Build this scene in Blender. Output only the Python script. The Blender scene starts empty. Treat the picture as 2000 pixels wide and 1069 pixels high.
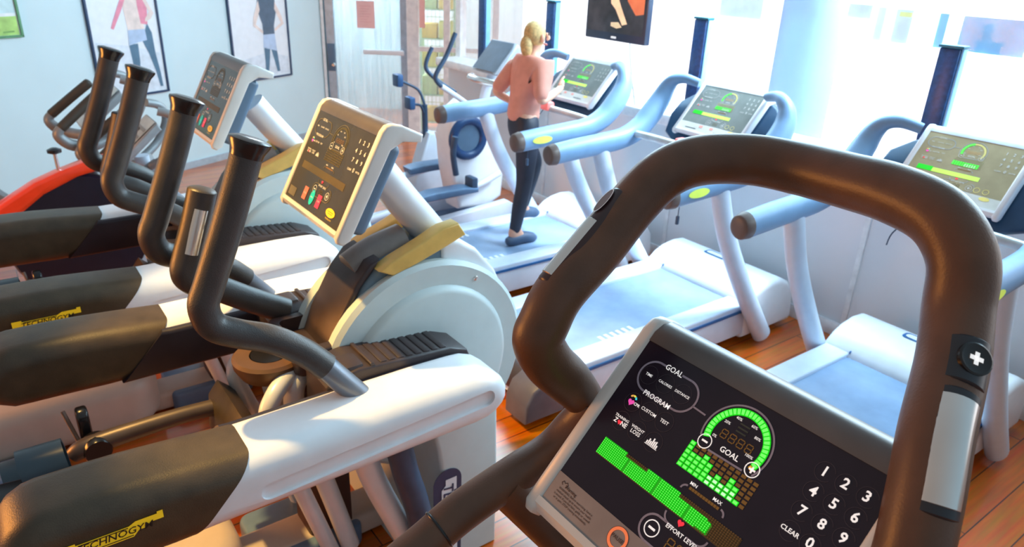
import bpy, bmesh, math, random
from mathutils import Vector, Matrix
random.seed(7)
PI = math.pi
S = 1.24                      # the layout below is in units of 1.24 m; everything is scaled to metres at the end
sc = bpy.context.scene
COL = sc.collection

# ------------------------------------------------------------------ materials
_M = {}
def mat(name, col, rough=.45, metal=0., var=.12, nscale=14., bump=0., emit=0., ecol=None, alpha=1., coat=0., spec=.5):
    if name in _M: return _M[name]
    m = bpy.data.materials.new(name); m.use_nodes = True
    nt = m.node_tree; b = nt.nodes['Principled BSDF']
    tc = nt.nodes.new('ShaderNodeTexCoord'); nz = nt.nodes.new('ShaderNodeTexNoise')
    nz.inputs['Scale'].default_value = nscale; nz.inputs['Detail'].default_value = 4
    nt.links.new(tc.outputs['Object'], nz.inputs['Vector'])
    rp = nt.nodes.new('ShaderNodeValToRGB'); e = rp.color_ramp.elements
    e[0].position, e[1].position = .3, .7
    e[0].color = [max(0, c*(1-var)) for c in col]+[1]; e[1].color = [min(1, c*(1+var)) for c in col]+[1]
    nt.links.new(nz.outputs['Fac'], rp.inputs['Fac']); nt.links.new(rp.outputs['Color'], b.inputs['Base Color'])
    b.inputs['Roughness'].default_value = rough; b.inputs['Metallic'].default_value = metal
    b.inputs['Alpha'].default_value = alpha; b.inputs['Coat Weight'].default_value = coat
    b.inputs['Specular IOR Level'].default_value = spec
    if emit:
        b.inputs['Emission Color'].default_value = list(ecol or col)+[1]; b.inputs['Emission Strength'].default_value = emit
    if bump:
        n2 = nt.nodes.new('ShaderNodeTexNoise'); n2.inputs['Scale'].default_value = 260; n2.inputs['Detail'].default_value = 2
        bp = nt.nodes.new('ShaderNodeBump'); bp.inputs['Strength'].default_value = bump; bp.inputs['Distance'].default_value = .002
        nt.links.new(tc.outputs['Object'], n2.inputs['Vector']); nt.links.new(n2.outputs['Fac'], bp.inputs['Height'])
        nt.links.new(bp.outputs['Normal'], b.inputs['Normal'])
    _M[name] = m
    return m

def glass_mat(name, col, fac, rough=.05):
    m = bpy.data.materials.new(name); m.use_nodes = True; nt = m.node_tree
    nt.nodes.clear(); out = nt.nodes.new('ShaderNodeOutputMaterial'); mx = nt.nodes.new('ShaderNodeMixShader')
    tr = nt.nodes.new('ShaderNodeBsdfTransparent'); p = nt.nodes.new('ShaderNodeBsdfPrincipled')
    nz = nt.nodes.new('ShaderNodeTexNoise'); tc = nt.nodes.new('ShaderNodeTexCoord'); mp = nt.nodes.new('ShaderNodeMapping')
    mp.inputs['Scale'].default_value = (5, 5, .25)
    rp = nt.nodes.new('ShaderNodeMapRange'); rp.inputs['To Min'].default_value = fac*.6; rp.inputs['To Max'].default_value = min(1, fac*1.4)
    nt.links.new(tc.outputs['Object'], mp.inputs['Vector']); nt.links.new(mp.outputs['Vector'], nz.inputs['Vector'])
    nt.links.new(nz.outputs['Fac'], rp.inputs['Value']); nt.links.new(rp.outputs['Result'], mx.inputs['Fac'])
    p.inputs['Base Color'].default_value = list(col)+[1]; p.inputs['Roughness'].default_value = rough
    nt.links.new(tr.outputs[0], mx.inputs[1]); nt.links.new(p.outputs[0], mx.inputs[2]); nt.links.new(mx.outputs[0], out.inputs['Surface'])
    return m

def floor_mat():
    m = bpy.data.materials.new('plank_floor'); m.use_nodes = True; nt = m.node_tree; b = nt.nodes['Principled BSDF']
    tc = nt.nodes.new('ShaderNodeTexCoord')
    br = nt.nodes.new('ShaderNodeTexBrick')
    br.offset = .37; br.inputs['Scale'].default_value = 1.; br.inputs['Brick Width'].default_value = 1.5; br.inputs['Row Height'].default_value = .145
    br.inputs['Mortar Size'].default_value = .0028; br.inputs['Mortar'].default_value = (.03, .01, .006, 1)
    br.inputs['Color1'].default_value = (.40, .085, .018, 1); br.inputs['Color2'].default_value = (.62, .16, .035, 1)
    mp = nt.nodes.new('ShaderNodeMapping'); mp.inputs['Scale'].default_value = (2, 26, 2)
    nz = nt.nodes.new('ShaderNodeTexNoise'); nz.inputs['Scale'].default_value = 1.6; nz.inputs['Detail'].default_value = 6
    nt.links.new(tc.outputs['Object'], br.inputs['Vector']); nt.links.new(tc.outputs['Object'], mp.inputs['Vector'])
    nt.links.new(mp.outputs['Vector'], nz.inputs['Vector'])
    mx = nt.nodes.new('ShaderNodeMix'); mx.data_type = 'RGBA'; mx.blend_type = 'OVERLAY'; mx.inputs[0].default_value = .6
    nt.links.new(br.outputs['Color'], mx.inputs[6]); nt.links.new(nz.outputs['Color'], mx.inputs[7])
    hs = nt.nodes.new('ShaderNodeHueSaturation'); hs.inputs['Saturation'].default_value = 1.15
    nt.links.new(mx.outputs[2], hs.inputs['Color']); nt.links.new(hs.outputs['Color'], b.inputs['Base Color'])
    b.inputs['Roughness'].default_value = .28; b.inputs['Coat Weight'].default_value = .7; b.inputs['Coat Roughness'].default_value = .13
    return m

WHITE = lambda: mat('white_plastic', (.80, .82, .86), .32, var=.03)
CREAM = lambda: mat('cream_plastic', (.74, .74, .72), .34, var=.03)
DISC = lambda: mat('pale_teal_plastic', (.60, .69, .70), .38, var=.03)
DARK = lambda: mat('dark_brown_plastic', (.040, .026, .028), .42, var=.2, bump=.25)
CAP = lambda: mat('umber_end_cap', (.060, .040, .022), .42, var=.25, bump=.3)
FOAM = lambda: mat('grip_foam', (.050, .043, .042), .40, var=.15, bump=.35)
BROWNFOAM = lambda: mat('brown_grip_foam', (.115, .052, .028), .42, var=.2, bump=.15)
STEEL = lambda: mat('grey_lacquered_tube', (.19, .21, .25), .32, .4, var=.05)
CHROME = lambda: mat('brushed_sensor_plate', (.78, .76, .74), .24, .9, var=.05)
BLACK = lambda: mat('black_gloss_plastic', (.012, .011, .013), .22, var=.2)
NAVY = lambda: mat('navy_rubber', (.035, .07, .13), .45, var=.15)
BLUEGREY = lambda: mat('blue_grey_plastic', (.11, .18, .27), .4, var=.06)
RAIL = lambda: mat('powder_blue_rail', (.19, .34, .55), .42, var=.05)
TUBEW = lambda: mat('white_lacquered_tube', (.76, .78, .82), .3, .1, var=.03)
YELLOW = lambda: mat('yellow_badge', (.95, .62, .02), .4, var=.05, emit=.12)
INK = lambda: mat('black_print', (.015, .012, .01), .5)
PRINT = lambda: mat('white_print', (.9, .88, .88), .5, emit=.45, ecol=(1, .97, .95))
GREYPR = lambda: mat('grey_print', (.30, .26, .33), .5, emit=.06)
LEDG = lambda: mat('green_led_halo', (.005, .22, .005), .5, emit=.62, ecol=(.005, .80, .005))
LEDW = lambda: mat('green_led_core', (.05, .4, .04), .5, emit=.85, ecol=(.16, 1., .12))
LEDP = lambda: mat('pale_led_core', (.3, .5, .3), .5, emit=.8, ecol=(.52, 1., .50))
LEDO = lambda: mat('unlit_amber_led', (.22, .11, .02), .5, emit=.06, ecol=(.5, .25, .03))
SCREEN = lambda: mat('console_glass_dark', (.022, .015, .028), .18, var=.1, spec=.35)
SCREENB = lambda: mat('console_glass_olive', (.050, .040, .014), .2, var=.15, spec=.4)
SCREENT = lambda: mat('console_glass_window_glare', (.22, .25, .24), .25, var=.1)  # reflection of the white windows painted into the glass colour
SCREENY = lambda: mat('console_glass_tan_glare', (.40, .34, .21), .25, var=.1)  # tan reflection painted into the glass colour

# ------------------------------------------------------------------ mesh builder
class MB:
    def __init__(s): s.v = []; s.f = []; s.m = []; s.mats = []
    def add(s, vf, m=None, M=None):
        v, f = vf; o = len(s.v)
        s.v += [tuple(M @ Vector(p)) if M is not None else tuple(p) for p in v]
        if m is None: i = 0
        else:
            if m not in s.mats: s.mats.append(m)
            i = s.mats.index(m)
        for q in f: s.f.append([k+o for k in q]); s.m.append(i)
        return s
    def build(s, name, m=None, parent=None, ang=38):
        me = bpy.data.meshes.new(name); me.from_pydata(s.v, [], s.f)
        for x in (s.mats or [m]): me.materials.append(x)
        if s.mats: me.polygons.foreach_set('material_index', s.m)
        bm = bmesh.new(); bm.from_mesh(me); bmesh.ops.recalc_face_normals(bm, faces=bm.faces); bm.to_mesh(me); bm.free()
        me.polygons.foreach_set('use_smooth', [True]*len(me.polygons)); me.set_sharp_from_angle(angle=math.radians(ang))
        o = bpy.data.objects.new(name, me); COL.objects.link(o); o.parent = parent
        return o

def bmvf(bm):
    bm.verts.ensure_lookup_table(); bm.verts.index_update()
    r = ([v.co.copy() for v in bm.verts], [[v.index for v in f.verts] for f in bm.faces]); bm.free(); return r

def prism(poly, ax, c0, c1, bev=0., seg=3):
    """polygon in the plane across axis ax ('x': (y,z), 'y': (x,z), 'z': (x,y)), extruded from c0 to c1, cap edges rounded"""
    def P(a, b, c): return {'x': (c, a, b), 'y': (a, c, b), 'z': (a, b, c)}[ax]
    bm = bmesh.new()
    v0 = [bm.verts.new(P(a, b, c0)) for a, b in poly]; v1 = [bm.verts.new(P(a, b, c1)) for a, b in poly]
    n = len(poly); f0 = bm.faces.new(v0); f1 = bm.faces.new(v1)
    for i in range(n): bm.faces.new((v0[i], v0[(i+1) % n], v1[(i+1) % n], v1[i]))
    bmesh.ops.recalc_face_normals(bm, faces=bm.faces)
    if bev:
        es = list(set(f0.edges) | set(f1.edges))
        bmesh.ops.bevel(bm, geom=es, offset=bev, segments=seg, profile=.5, affect='EDGES', clamp_overlap=True)
    return bmvf(bm)

def rounded(poly, ax, c0, c1, r, n=6):
    """like prism, with the cap edges rounded by insetting the outline (for outlines with short segments)"""
    def P(a, b, c): return {'x': (c, a, b), 'y': (a, c, b), 'z': (a, b, c)}[ax]
    m = len(poly); A = sum(poly[i][0]*poly[(i+1) % m][1]-poly[(i+1) % m][0]*poly[i][1] for i in range(m))
    if A < 0: poly = poly[::-1]
    N = []
    for i in range(m):
        p, q, t = Vector(poly[i-1]), Vector(poly[i]), Vector(poly[(i+1) % m]); e1 = (q-p).normalized(); e2 = (t-q).normalized()
        n1 = Vector((-e1.y, e1.x)); n2 = Vector((-e2.y, e2.x)); b = (n1+n2); k = max(.6, 1+n1.dot(n2)); N.append(b/k)
    rows = []
    for k in range(n+1):
        a = PI/2*k/n; rows.append((r*(1-math.sin(a)), c0+r*(1-math.cos(a))))
    for k in range(n+1):
        a = PI/2*(1-k/n); rows.append((r*(1-math.sin(a)), c1-r*(1-math.cos(a))))
    V = [P(poly[i][0]+N[i].x*d, poly[i][1]+N[i].y*d, c) for d, c in rows for i in range(m)]
    F = [[j*m+i, j*m+(i+1) % m, (j+1)*m+(i+1) % m, (j+1)*m+i] for j in range(len(rows)-1) for i in range(m)]
    return V, F+[list(range(m))[::-1], list(range((len(rows)-1)*m, len(rows)*m))]

def cut_half(vf, p, nrm):
    """the half of a closed mesh on the side nrm points away from, closed again"""
    bm = bmesh.new(); vs = [bm.verts.new(q) for q in vf[0]]
    for f in vf[1]: bm.faces.new([vs[k] for k in f])
    bmesh.ops.recalc_face_normals(bm, faces=bm.faces)
    g = bmesh.ops.bisect_plane(bm, geom=bm.verts[:]+bm.edges[:]+bm.faces[:], plane_co=p, plane_no=nrm, clear_outer=True)
    bmesh.ops.holes_fill(bm, edges=[e for e in bm.edges if e.is_boundary], sides=0)
    return bmvf(bm)

def box(x0, x1, y0, y1, z0, z1, bev=0., seg=2):
    bm = bmesh.new(); bmesh.ops.create_cube(bm, size=1)
    for v in bm.verts: v.co = ((x0+x1)/2+v.co.x*(x1-x0), (y0+y1)/2+v.co.y*(y1-y0), (z0+z1)/2+v.co.z*(z1-z0))
    if bev: bmesh.ops.bevel(bm, geom=bm.edges[:], offset=bev, segments=seg, profile=.5, affect='EDGES', clamp_overlap=True)
    return bmvf(bm)

def rrect(a0, a1, b0, b1, r, n=5):
    p = []
    for cx, cy, t in ((a1-r, b1-r, 0), (a0+r, b1-r, 90), (a0+r, b0+r, 180), (a1-r, b0+r, 270)):
        for k in range(n+1):
            t_ = math.radians(t+90*k/n); p.append((cx+r*math.cos(t_), cy+r*math.sin(t_)))
    return p

def circ(cx, cy, r, n=40, a0=0, a1=360, ry=None):
    full = abs(a1-a0) >= 360
    return [(cx+r*math.cos(math.radians(a0+(a1-a0)*k/n)), cy+(ry or r)*math.sin(math.radians(a0+(a1-a0)*k/n))) for k in range(n if full else n+1)]

def spline(P, n=8, closed=False):
    P = [Vector(p) for p in P]; out = []
    m = len(P)
    rng = range(m if closed else m-1)
    for i in rng:
        if closed: a, b, c, d = P[(i-1) % m], P[i], P[(i+1) % m], P[(i+2) % m]
        else: a, b, c, d = P[max(i-1, 0)], P[i], P[i+1], P[min(i+2, m-1)]
        for k in range(n):
            t = k/n
            out.append(.5*((2*b)+(c-a)*t+(2*a-5*b+4*c-d)*t*t+(3*b-a-3*c+d)*t**3))
    if not closed: out.append(P[-1])
    return out

def tube(path, r, seg=18, sm=8, cap=True, flat=1., up=None, rnd=0.):
    """round tube along a smoothed path; r number or list per control point; flat squashes along the frame's second axis"""
    P = [Vector(p) for p in path]
    R = r if isinstance(r, (list, tuple)) else [r]*len(P)
    if sm > 1 and len(P) > 2:
        pts = spline(P, sm); rr = [q.x for q in spline([(x, 0, 0) for x in R], sm)]
    else: pts, rr = P, list(R)
    if rnd and cap:                      # rounded tips
        t0 = (pts[0]-pts[1]).normalized(); t1 = (pts[-1]-pts[-2]).normalized(); r0, r1 = rr[0], rr[-1]
        A = [(pts[0]+t0*r0*rnd*math.sin(a), r0*math.cos(a)) for a in (1.45, 1.1, .75, .4)]
        B = [(pts[-1]+t1*r1*rnd*math.sin(a), r1*math.cos(a)) for a in (.4, .75, 1.1, 1.45)]
        pts = [a for a, _ in A]+pts+[b for b, _ in B]; rr = [a for _, a in A]+rr+[b for _, b in B]
    V = []; F = []; n = len(pts)
    T = [(pts[min(i+1, n-1)]-pts[max(i-1, 0)]).normalized() for i in range(n)]
    u = Vector(up) if up else (Vector((0, 0, 1)) if abs(T[0].z) < .8 else Vector((1, 0, 0)))
    a = (u-T[0]*u.dot(T[0])).normalized()
    for i in range(n):
        a = (a-T[i]*a.dot(T[i])).normalized(); b = T[i].cross(a)
        for k in range(seg):
            t = 2*PI*k/seg; V.append(pts[i]+a*math.cos(t)*rr[i]+b*math.sin(t)*rr[i]*flat)
    for i in range(n-1):
        for k in range(seg): F.append([i*seg+k, i*seg+(k+1) % seg, (i+1)*seg+(k+1) % seg, (i+1)*seg+k])
    if cap: F += [list(range(seg))[::-1], list(range((n-1)*seg, n*seg))]
    return V, F

def lathe(prof, p0, axis, seg=28):
    """profile [(r, h)] revolved about the line p0 + h*axis"""
    p0 = Vector(p0); ax = Vector(axis).normalized(); u = Vector((0, 0, 1)) if abs(ax.z) < .8 else Vector((1, 0, 0))
    a = (u-ax*u.dot(ax)).normalized(); b = ax.cross(a); V = []; F = []
    for r, h in prof:
        for k in range(seg):
            t = 2*PI*k/seg; V.append(p0+ax*h+a*r*math.cos(t)+b*r*math.sin(t))
    for i in range(len(prof)-1):
        for k in range(seg): F.append([i*seg+k, i*seg+(k+1) % seg, (i+1)*seg+(k+1) % seg, (i+1)*seg+k])
    F += [list(range(seg))[::-1], list(range((len(prof)-1)*seg, len(prof)*seg))]
    return V, F

_T = {}
def text2d(s, size=1., bold=0., shear=0.):
    k = (s, bold, shear)
    if k not in _T:
        c = bpy.data.curves.new('t', 'FONT'); c.body = s; c.size = 1; c.offset = bold; c.shear = shear; c.resolution_u = 2
        c.align_x = 'CENTER'; c.align_y = 'CENTER'
        o = bpy.data.objects.new('t', c); COL.objects.link(o); bpy.context.view_layer.update()
        me = bpy.data.meshes.new_from_object(o.evaluated_get(bpy.context.evaluated_depsgraph_get()))
        _T[k] = ([v.co.copy() for v in me.vertices], [list(p.vertices) for p in me.polygons])
        bpy.data.objects.remove(o); bpy.data.curves.remove(c); bpy.data.meshes.remove(me)
    v, f = _T[k]
    return [(p.x*size, p.y*size) for p in v], f

def boolean_cut(o, cutter):
    md = o.modifiers.new('b', 'BOOLEAN'); md.object = cutter; md.operation = 'DIFFERENCE'; md.solver = 'EXACT'
    bpy.context.view_layer.update()
    me = bpy.data.meshes.new_from_object(o.evaluated_get(bpy.context.evaluated_depsgraph_get()))
    if len(me.polygons) < len(o.data.polygons)*.7: print('BOOLEAN FAILED', o.name, len(me.polygons)); me = o.data.copy()
    o.modifiers.clear(); old = o.data; o.data = me; me.name = old.name; bpy.data.meshes.remove(old)
    cm = cutter.data; bpy.data.objects.remove(cutter); bpy.data.meshes.remove(cm)
    me.polygons.foreach_set('use_smooth', [True]*len(me.polygons)); me.set_sharp_from_angle(angle=math.radians(38))

def thing(name, label, cat, loc=(0, 0, 0), rz=0., group=None):
    o = bpy.data.objects.new(name, None); COL.objects.link(o); o.empty_display_size = .1
    o.location = loc; o.rotation_euler = (0, 0, rz); o['label'] = label; o['category'] = cat
    if group: o['group'] = group
    return o
def tag(o, label, cat, group=None):
    o['label'] = label; o['category'] = cat
    if group: o['group'] = group
    return o
def struct(o): o['kind'] = 'structure'; return o
def copy_tree(o, parent=None):
    c = o.copy(); COL.objects.link(c); c.parent = parent
    for ch in list(o.children): copy_tree(ch, c)
    return c

# ------------------------------------------------------------------ console (u to the user's right, v down the face, n towards the user)
class Face:
    def __init__(s, O, vd):
        s.O = Vector(O); s.u = Vector((0, -1, 0)); s.v = Vector(vd).normalized(); s.n = s.v.cross(s.u).normalized()
        if s.n.x > 0: s.n = -s.n
    def p(s, u, v, n=0.): return s.O+s.u*u+s.v*v+s.n*n
    def vf(s, vf, perm): return [s.p(*perm(q)) for q in vf[0]], vf[1]
    def flat(s, poly, n): return [s.p(a, b, n) for a, b in poly], [list(range(len(poly)))]
    def txt(s, t, u, v, size, n, bold=0., rot=0.):
        V, F = text2d(t, size, bold); c, q = math.cos(rot), math.sin(rot)
        return [s.p(u+x*c-y*q, v-(x*q+y*c), n) for x, y in V], F
    def ring(s, u, v, r0, r1, a0, a1, n, k=24):
        o = [(u+r1*math.cos(math.radians(a0+(a1-a0)*i/k)), v-r1*math.sin(math.radians(a0+(a1-a0)*i/k))) for i in range(k+1)]
        i_ = [(u+r0*math.cos(math.radians(a0+(a1-a0)*i/k)), v-r0*math.sin(math.radians(a0+(a1-a0)*i/k))) for i in range(k+1)]
        P = o+i_; return [s.p(a, b, n) for a, b in P], [[i, i+1, k+2+i, k+1+i] for i in range(k)]
    def line(s, pts, w, n):
        V = []; F = []
        for i in range(len(pts)-1):
            a, b = Vector(pts[i]), Vector(pts[i+1]); d = (b-a).normalized()*w/2; q = Vector((-d.y, d.x)); a = a-d*.6; b = b+d*.6
            k = len(V); V += [s.p(*(a+q), n), s.p(*(b+q), n), s.p(*(b-q), n), s.p(*(a-q), n)]; F.append([k, k+1, k+2, k+3])
        return V, F
    def rect(s, a0, a1, b0, b1, n): return s.flat([(a0, b0), (a1, b0), (a1, b1), (a0, b1)], n)

def heart(cu, cv, r):
    P = []
    for k in range(28):
        t = 2*PI*k/28; P.append((cu+r*math.sin(t)**3, cv-r*(.8125*math.cos(t)-.3125*math.cos(2*t)-.125*math.cos(3*t)-.0625*math.cos(4*t))))
    return P

def seven(F, mb, u, v, w, h, m, n):
    t = w*.17; g = .4*t
    for (a, b) in (((0, 0), (w, 0)), ((0, h/2), (w, h/2)), ((0, h), (w, h))): mb.add(F.rect(u+g, u+w-g, v+b[1]-t/2, v+b[1]+t/2, n), m)
    for x in (0, w):
        for y0, y1 in ((0, h/2), (h/2, h)): mb.add(F.rect(u+x-t/2, u+x+t/2, v+y0+g, v+y1-g, n), m)

def console(root, O, vd, kind, back=True):
    """kind: 'lit' (the near one, every mark), 'off' (dark olive), 'run' (treadmill, window glare painted into its colours)"""
    F = Face(O, vd); W, H = .350, .258
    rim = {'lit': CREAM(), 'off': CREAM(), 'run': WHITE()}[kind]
    mb = MB(); g = .022
    side = [(-.040, -.012), (-.048, -.040), (-.050, -.105), (-.030, -.110), (-.012, -.060), (.02, -.038), (.265, -.034), (.283, -.02), (.283, -.004), (.272, .005), (-.012, .005), (-.03, 0)]
    for a, b in ((-g, .001), (W-.001, W+g)):
        mb.add(F.vf(prism(side, 'x', a, b, .007), lambda q: (q[0], q[1], q[2])))
    mb.add(F.vf(prism([(.256, -.034), (.274, -.02), (.276, -.004), (.266, .005), (.256, .005)], 'x', -.004, W+.004), lambda q: tuple(q)))
    housing = mb.build('console', rim, root)
    cp = MB(); cap = [(.0, .003), (-.014, .003), (-.030, -.004), (-.042, -.02), (-.046, -.05), (-.048, -.100), (-.030, -.104), (0, -.05), (0, -.02)]
    cp.add(F.vf(prism(cap, 'x', .0, W), lambda q: tuple(q)))
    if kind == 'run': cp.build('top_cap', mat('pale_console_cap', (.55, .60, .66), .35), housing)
    else: cp.build('top_cap', mat('bronze_grey_cap', (.15, .125, .118), .34, .35, var=.1), housing)
    bk = MB(); bk.add(F.vf(prism(rrect(.006, W-.006, .0, .252, .02), 'z', -.085, -.02, .02), lambda q: tuple(q)))
    bk.build('back_shell', BLUEGREY() if kind != 'lit' else DARK(), housing)
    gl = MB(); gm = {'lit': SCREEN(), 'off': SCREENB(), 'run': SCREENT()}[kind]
    gl.add(F.vf(box(0, W, 0, H, -.03, .0015), lambda q: tuple(q)), gm)
    n1, n2, n3 = .0022, .0028, .0034
    pr = gl; ld = MB(); GP = GREYPR(); P_ = PRINT()
    if kind == 'off':
        GP = mat('faint_print', (.12, .10, .05), .5); P_ = mat('dim_white_print', (.75, .72, .62), .5, emit=.12)
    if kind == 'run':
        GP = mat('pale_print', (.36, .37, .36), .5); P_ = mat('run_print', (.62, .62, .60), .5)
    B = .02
    # goal pill, program block
    pr.add(F.ring(.0375, .041, .0205, .0232, 90, 270, n1), GP); pr.add(F.ring(.0885, .041, .0205, .0232, -90, 90, n1), GP)
    pr.add(F.line([(.0375, .0628), (.0885, .0628)], .0027, n1), GP); pr.add(F.line([(.0375, .0192), (.045, .0192)], .0027, n1), GP); pr.add(F.line([(.074, .0192), (.0885, .0192)], .0027, n1), GP)
    pr.add(F.line([(.110, .046), (.130, .047)], .0022, n1), GP)
    for t, u, v, z in (('GOAL', .0595, .0195, .0105), ('PROGRAM', .0615, .0635, .0096), ('TIME', .0310, .0410, .0052), ('CALORIES', .0592, .0402, .0050), ('DISTANCE', .0880, .0402, .0050),
                       ('CUSTOM', .0622, .0825, .0062), ('TEST', .0892, .0822, .0062), ('TRAINING', .0345, .1085, .0052), ('WEIGHT', .0632, .1085, .0056), ('LOSS', .0632, .1145, .0074)):
        pr.add(F.txt(t, u, v, z, n2, .009), P_)
    pr.add(F.txt('Z', .0275, .1150, .0085, n2, B), P_); pr.add(F.txt('NE', .0420, .1150, .0085, n2, B), P_)
    RED = mat('red_print', (.85, .03, .06), .5, emit=.5)
    pr.add(F.flat(heart(.0345, .1150, .0035), n2), RED)
    pr.add(F.flat(heart(.0315, .0845, .0050), n2), mat('magenta_print', (.85, .08, .45), .5, emit=.5)); pr.add(F.txt('CPR', .0415, .0838, .0055, n2, B), P_)
    for k, c in enumerate(((.05, .75, .85), (.9, .8, .1), (.95, .45, .1))): pr.add(F.ring(.0315, .0805, .004, .0065, 20+45*k, 60+45*k, n2, 6), mat('rainbow_print_%s' % 'abc'[k], c, .5, emit=.5))
    for k, h in enumerate((.004, .0075, .0055, .0105, .0075, .0085, .0045)): pr.add(F.rect(.0832+k*.0026, .0851+k*.0026, .1165-h, .1165, n2), P_)
    pr.add(F.rect(.082, .102, .117, .1178, n2), P_)
    if kind == 'lit':
        for u, v in ((.031, .041), (.059, .040), (.088, .040), (.034, .083), (.062, .082), (.089, .082), (.035, .112), (.063, .111), (.092, .111)):
            pr.add(F.ring(u, v, .0127, .0131, 0, 360, n1, 30), mat('dark_button_line', (.07, .055, .075), .5))
    # gauge
    gu, gv = .1815, .0545
    pr.add(F.ring(gu, gv, .0435, .0458, -32, 200, n1, 48), GP)
    for k in range(29):
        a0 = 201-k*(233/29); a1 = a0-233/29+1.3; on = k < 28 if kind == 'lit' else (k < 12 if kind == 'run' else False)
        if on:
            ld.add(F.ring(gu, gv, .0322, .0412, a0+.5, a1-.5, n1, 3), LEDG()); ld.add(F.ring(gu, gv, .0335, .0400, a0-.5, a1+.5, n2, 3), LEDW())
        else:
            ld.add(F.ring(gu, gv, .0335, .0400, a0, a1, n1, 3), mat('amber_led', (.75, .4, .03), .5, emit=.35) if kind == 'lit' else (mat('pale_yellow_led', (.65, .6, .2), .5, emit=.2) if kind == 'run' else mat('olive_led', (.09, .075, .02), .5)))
    for t, u, v in (('0%', .1555, .0620), ('20%', .1600, .0400), ('40%', .1700, .0290), ('60%', .1915, .0285), ('80%', .2020, .0385), ('100%', .2045, .0610)): pr.add(F.txt(t, u, v, .0050, n2, .006), P_)
    for u, v, s_ in ((.1490, .0740, 0), (.2165, .0720, 1)):
        pr.add(F.ring(u, v, .0082, .0094, 0, 360, n2, 28), P_); pr.add(F.rect(u-.0042, u+.0042, v-.0012, v+.0012, n2), P_)
        if s_: pr.add(F.rect(u-.0012, u+.0012, v-.0042, v+.0042, n2), P_)
    pr.add(F.txt('GOAL', .1835, .0708, .0098, n2, .012), P_); pr.add(F.line([(.159, .0805), (.206, .0790)], .0024, n1), GP)
    for k in range(4): seven(F, ld, .1605+k*.0118, .0488, .0078, .0102, LEDO() if kind != 'run' else mat('run_amber', (.6, .35, .12), .5), n1)
    if kind == 'lit':
        for v in (.033, .038, .043): pr.add(F.rect(.174, .188, v-.001, v+.001, n1), mat('ghost_print', (.05, .06, .045), .5))
    # profile matrix 12 x 6
    hts = [5, 3, 3, 5, 4, 2, 3, 2, 4, 3, 1, 0][:12]
    hts = [6, 4, 4, 5, 4, 2, 3, 2, 4, 3, 1, 0]
    for c in range(12):
        for r in range(6):
            u = .1345+c*.0083; v = .1155-r*.0060; on = r < hts[c]-(0 if c else 0)
            if c == 10: on = r < 1
            if kind == 'off': on = False
            if kind == 'run': on = c < 11 and r < 3
            if on:
                ld.add(F.rect(u-.0005, u+.0072, v-.0047, v+.0007, n1), LEDG()); ld.add(F.rect(u+.0007, u+.0060, v-.0037, v-.0003, n2), LEDP() if 4 < c < 10 and r < 2 else LEDW())
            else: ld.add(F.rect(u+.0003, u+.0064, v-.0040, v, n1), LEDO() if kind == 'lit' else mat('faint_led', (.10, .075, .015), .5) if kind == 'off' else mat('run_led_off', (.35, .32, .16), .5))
    # long course bar, dot matrix
    top = lambda u: .1410 if u < .071 else .1455 if u < .107 else .1410 if u < .160 else .1460 if u < .205 else .1500
    if kind == 'lit':
        nx, ny = 70, 9
        ld.add(F.rect(.030, .250, .1425, .1655, n1-.0003), mat('bar_ground', (.10, .055, .012), .5))
        ld.add(F.flat([(.0295, .1405), (.071, .1405), (.071, .1450), (.107, .1455), (.107, .1410), (.160, .1410), (.160, .1462), (.205, .1470), (.214, .150), (.214, .1640), (.0295, .1645)], n1), mat('bar_glow', (.01, .34, .01), .5, emit=.22, ecol=(0, .8, 0)))
        for i in range(nx):
            for j in range(ny):
                u = .0312+i*.00314; v = .1425+j*.0026
                if v > .164: continue
                on = u < .213 and v > top(u) and not (j == 8 and u > .196) and not (u > .2085 and j < 3)
                if i % 16 == 15 and on: continue
                d = .0008
                if on: ld.add(F.flat([(u-d, v), (u, v-d), (u+d, v), (u, v+d)], n3), LEDW()); ld.add(F.rect(u-.0011, u+.0011, v-.0009, v+.0009, n2), LEDG())
                else: ld.add(F.rect(u-.0010, u+.0010, v-.0008, v+.0008, n2), mat('bar_amber', (.17, .095, .02), .5))
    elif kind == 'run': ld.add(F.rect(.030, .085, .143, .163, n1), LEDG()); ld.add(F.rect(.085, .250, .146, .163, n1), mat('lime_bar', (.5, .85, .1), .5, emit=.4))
    else: ld.add(F.rect(.030, .300, .143, .163, n1), mat('faint_bar', (.095, .068, .014), .5))
    # min / max, heart, effort level
    for t, u, v in (('MIN', .1685, .1245), ('MAX', .2030, .1240)): pr.add(F.txt(t, u, v, .0058, n2, .012), P_)
    for k in range(11): ld.add(F.rect(.1655+k*.0040, .1690+k*.0040, .1285, .1320, n1), LEDO())
    pr.add(F.ring(.1625, .136, .0055, .0078, 90, 180, n1, 8), GP); pr.add(F.ring(.2115, .136, .0055, .0078, 0, 90, n1, 8), GP)
    pr.add(F.ring(.168, .168, .0095, .0118, 180, 270, n1, 8), GP); pr.add(F.line([(.168, .1787), (.175, .1787)], .0023, n1), GP); pr.add(F.ring(.209, .168, .0095, .0118, -90, 0, n1, 8), GP); pr.add(F.line([(.196, .1787), (.209, .1787)], .0023, n1), GP)
    pr.add(F.flat(heart(.1812, .1700, .0046), n2), RED)
    pr.add(F.ring(.1545, .1955, .0155, .0182, 90, 270, n1, 16), GP); pr.add(F.line([(.1545, .1787), (.165, .1787)], .0026, n1), GP); pr.add(F.line([(.1545, .2123), (.235, .2123)], .0026, n1), GP)
    pr.add(F.ring(.235, .1955, .0155, .0182, -90, 90, n1, 16), GP)
    pr.add(F.txt('EFFORT LEVEL', .1905, .1812, .0074, n2, .012), P_)
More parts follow.
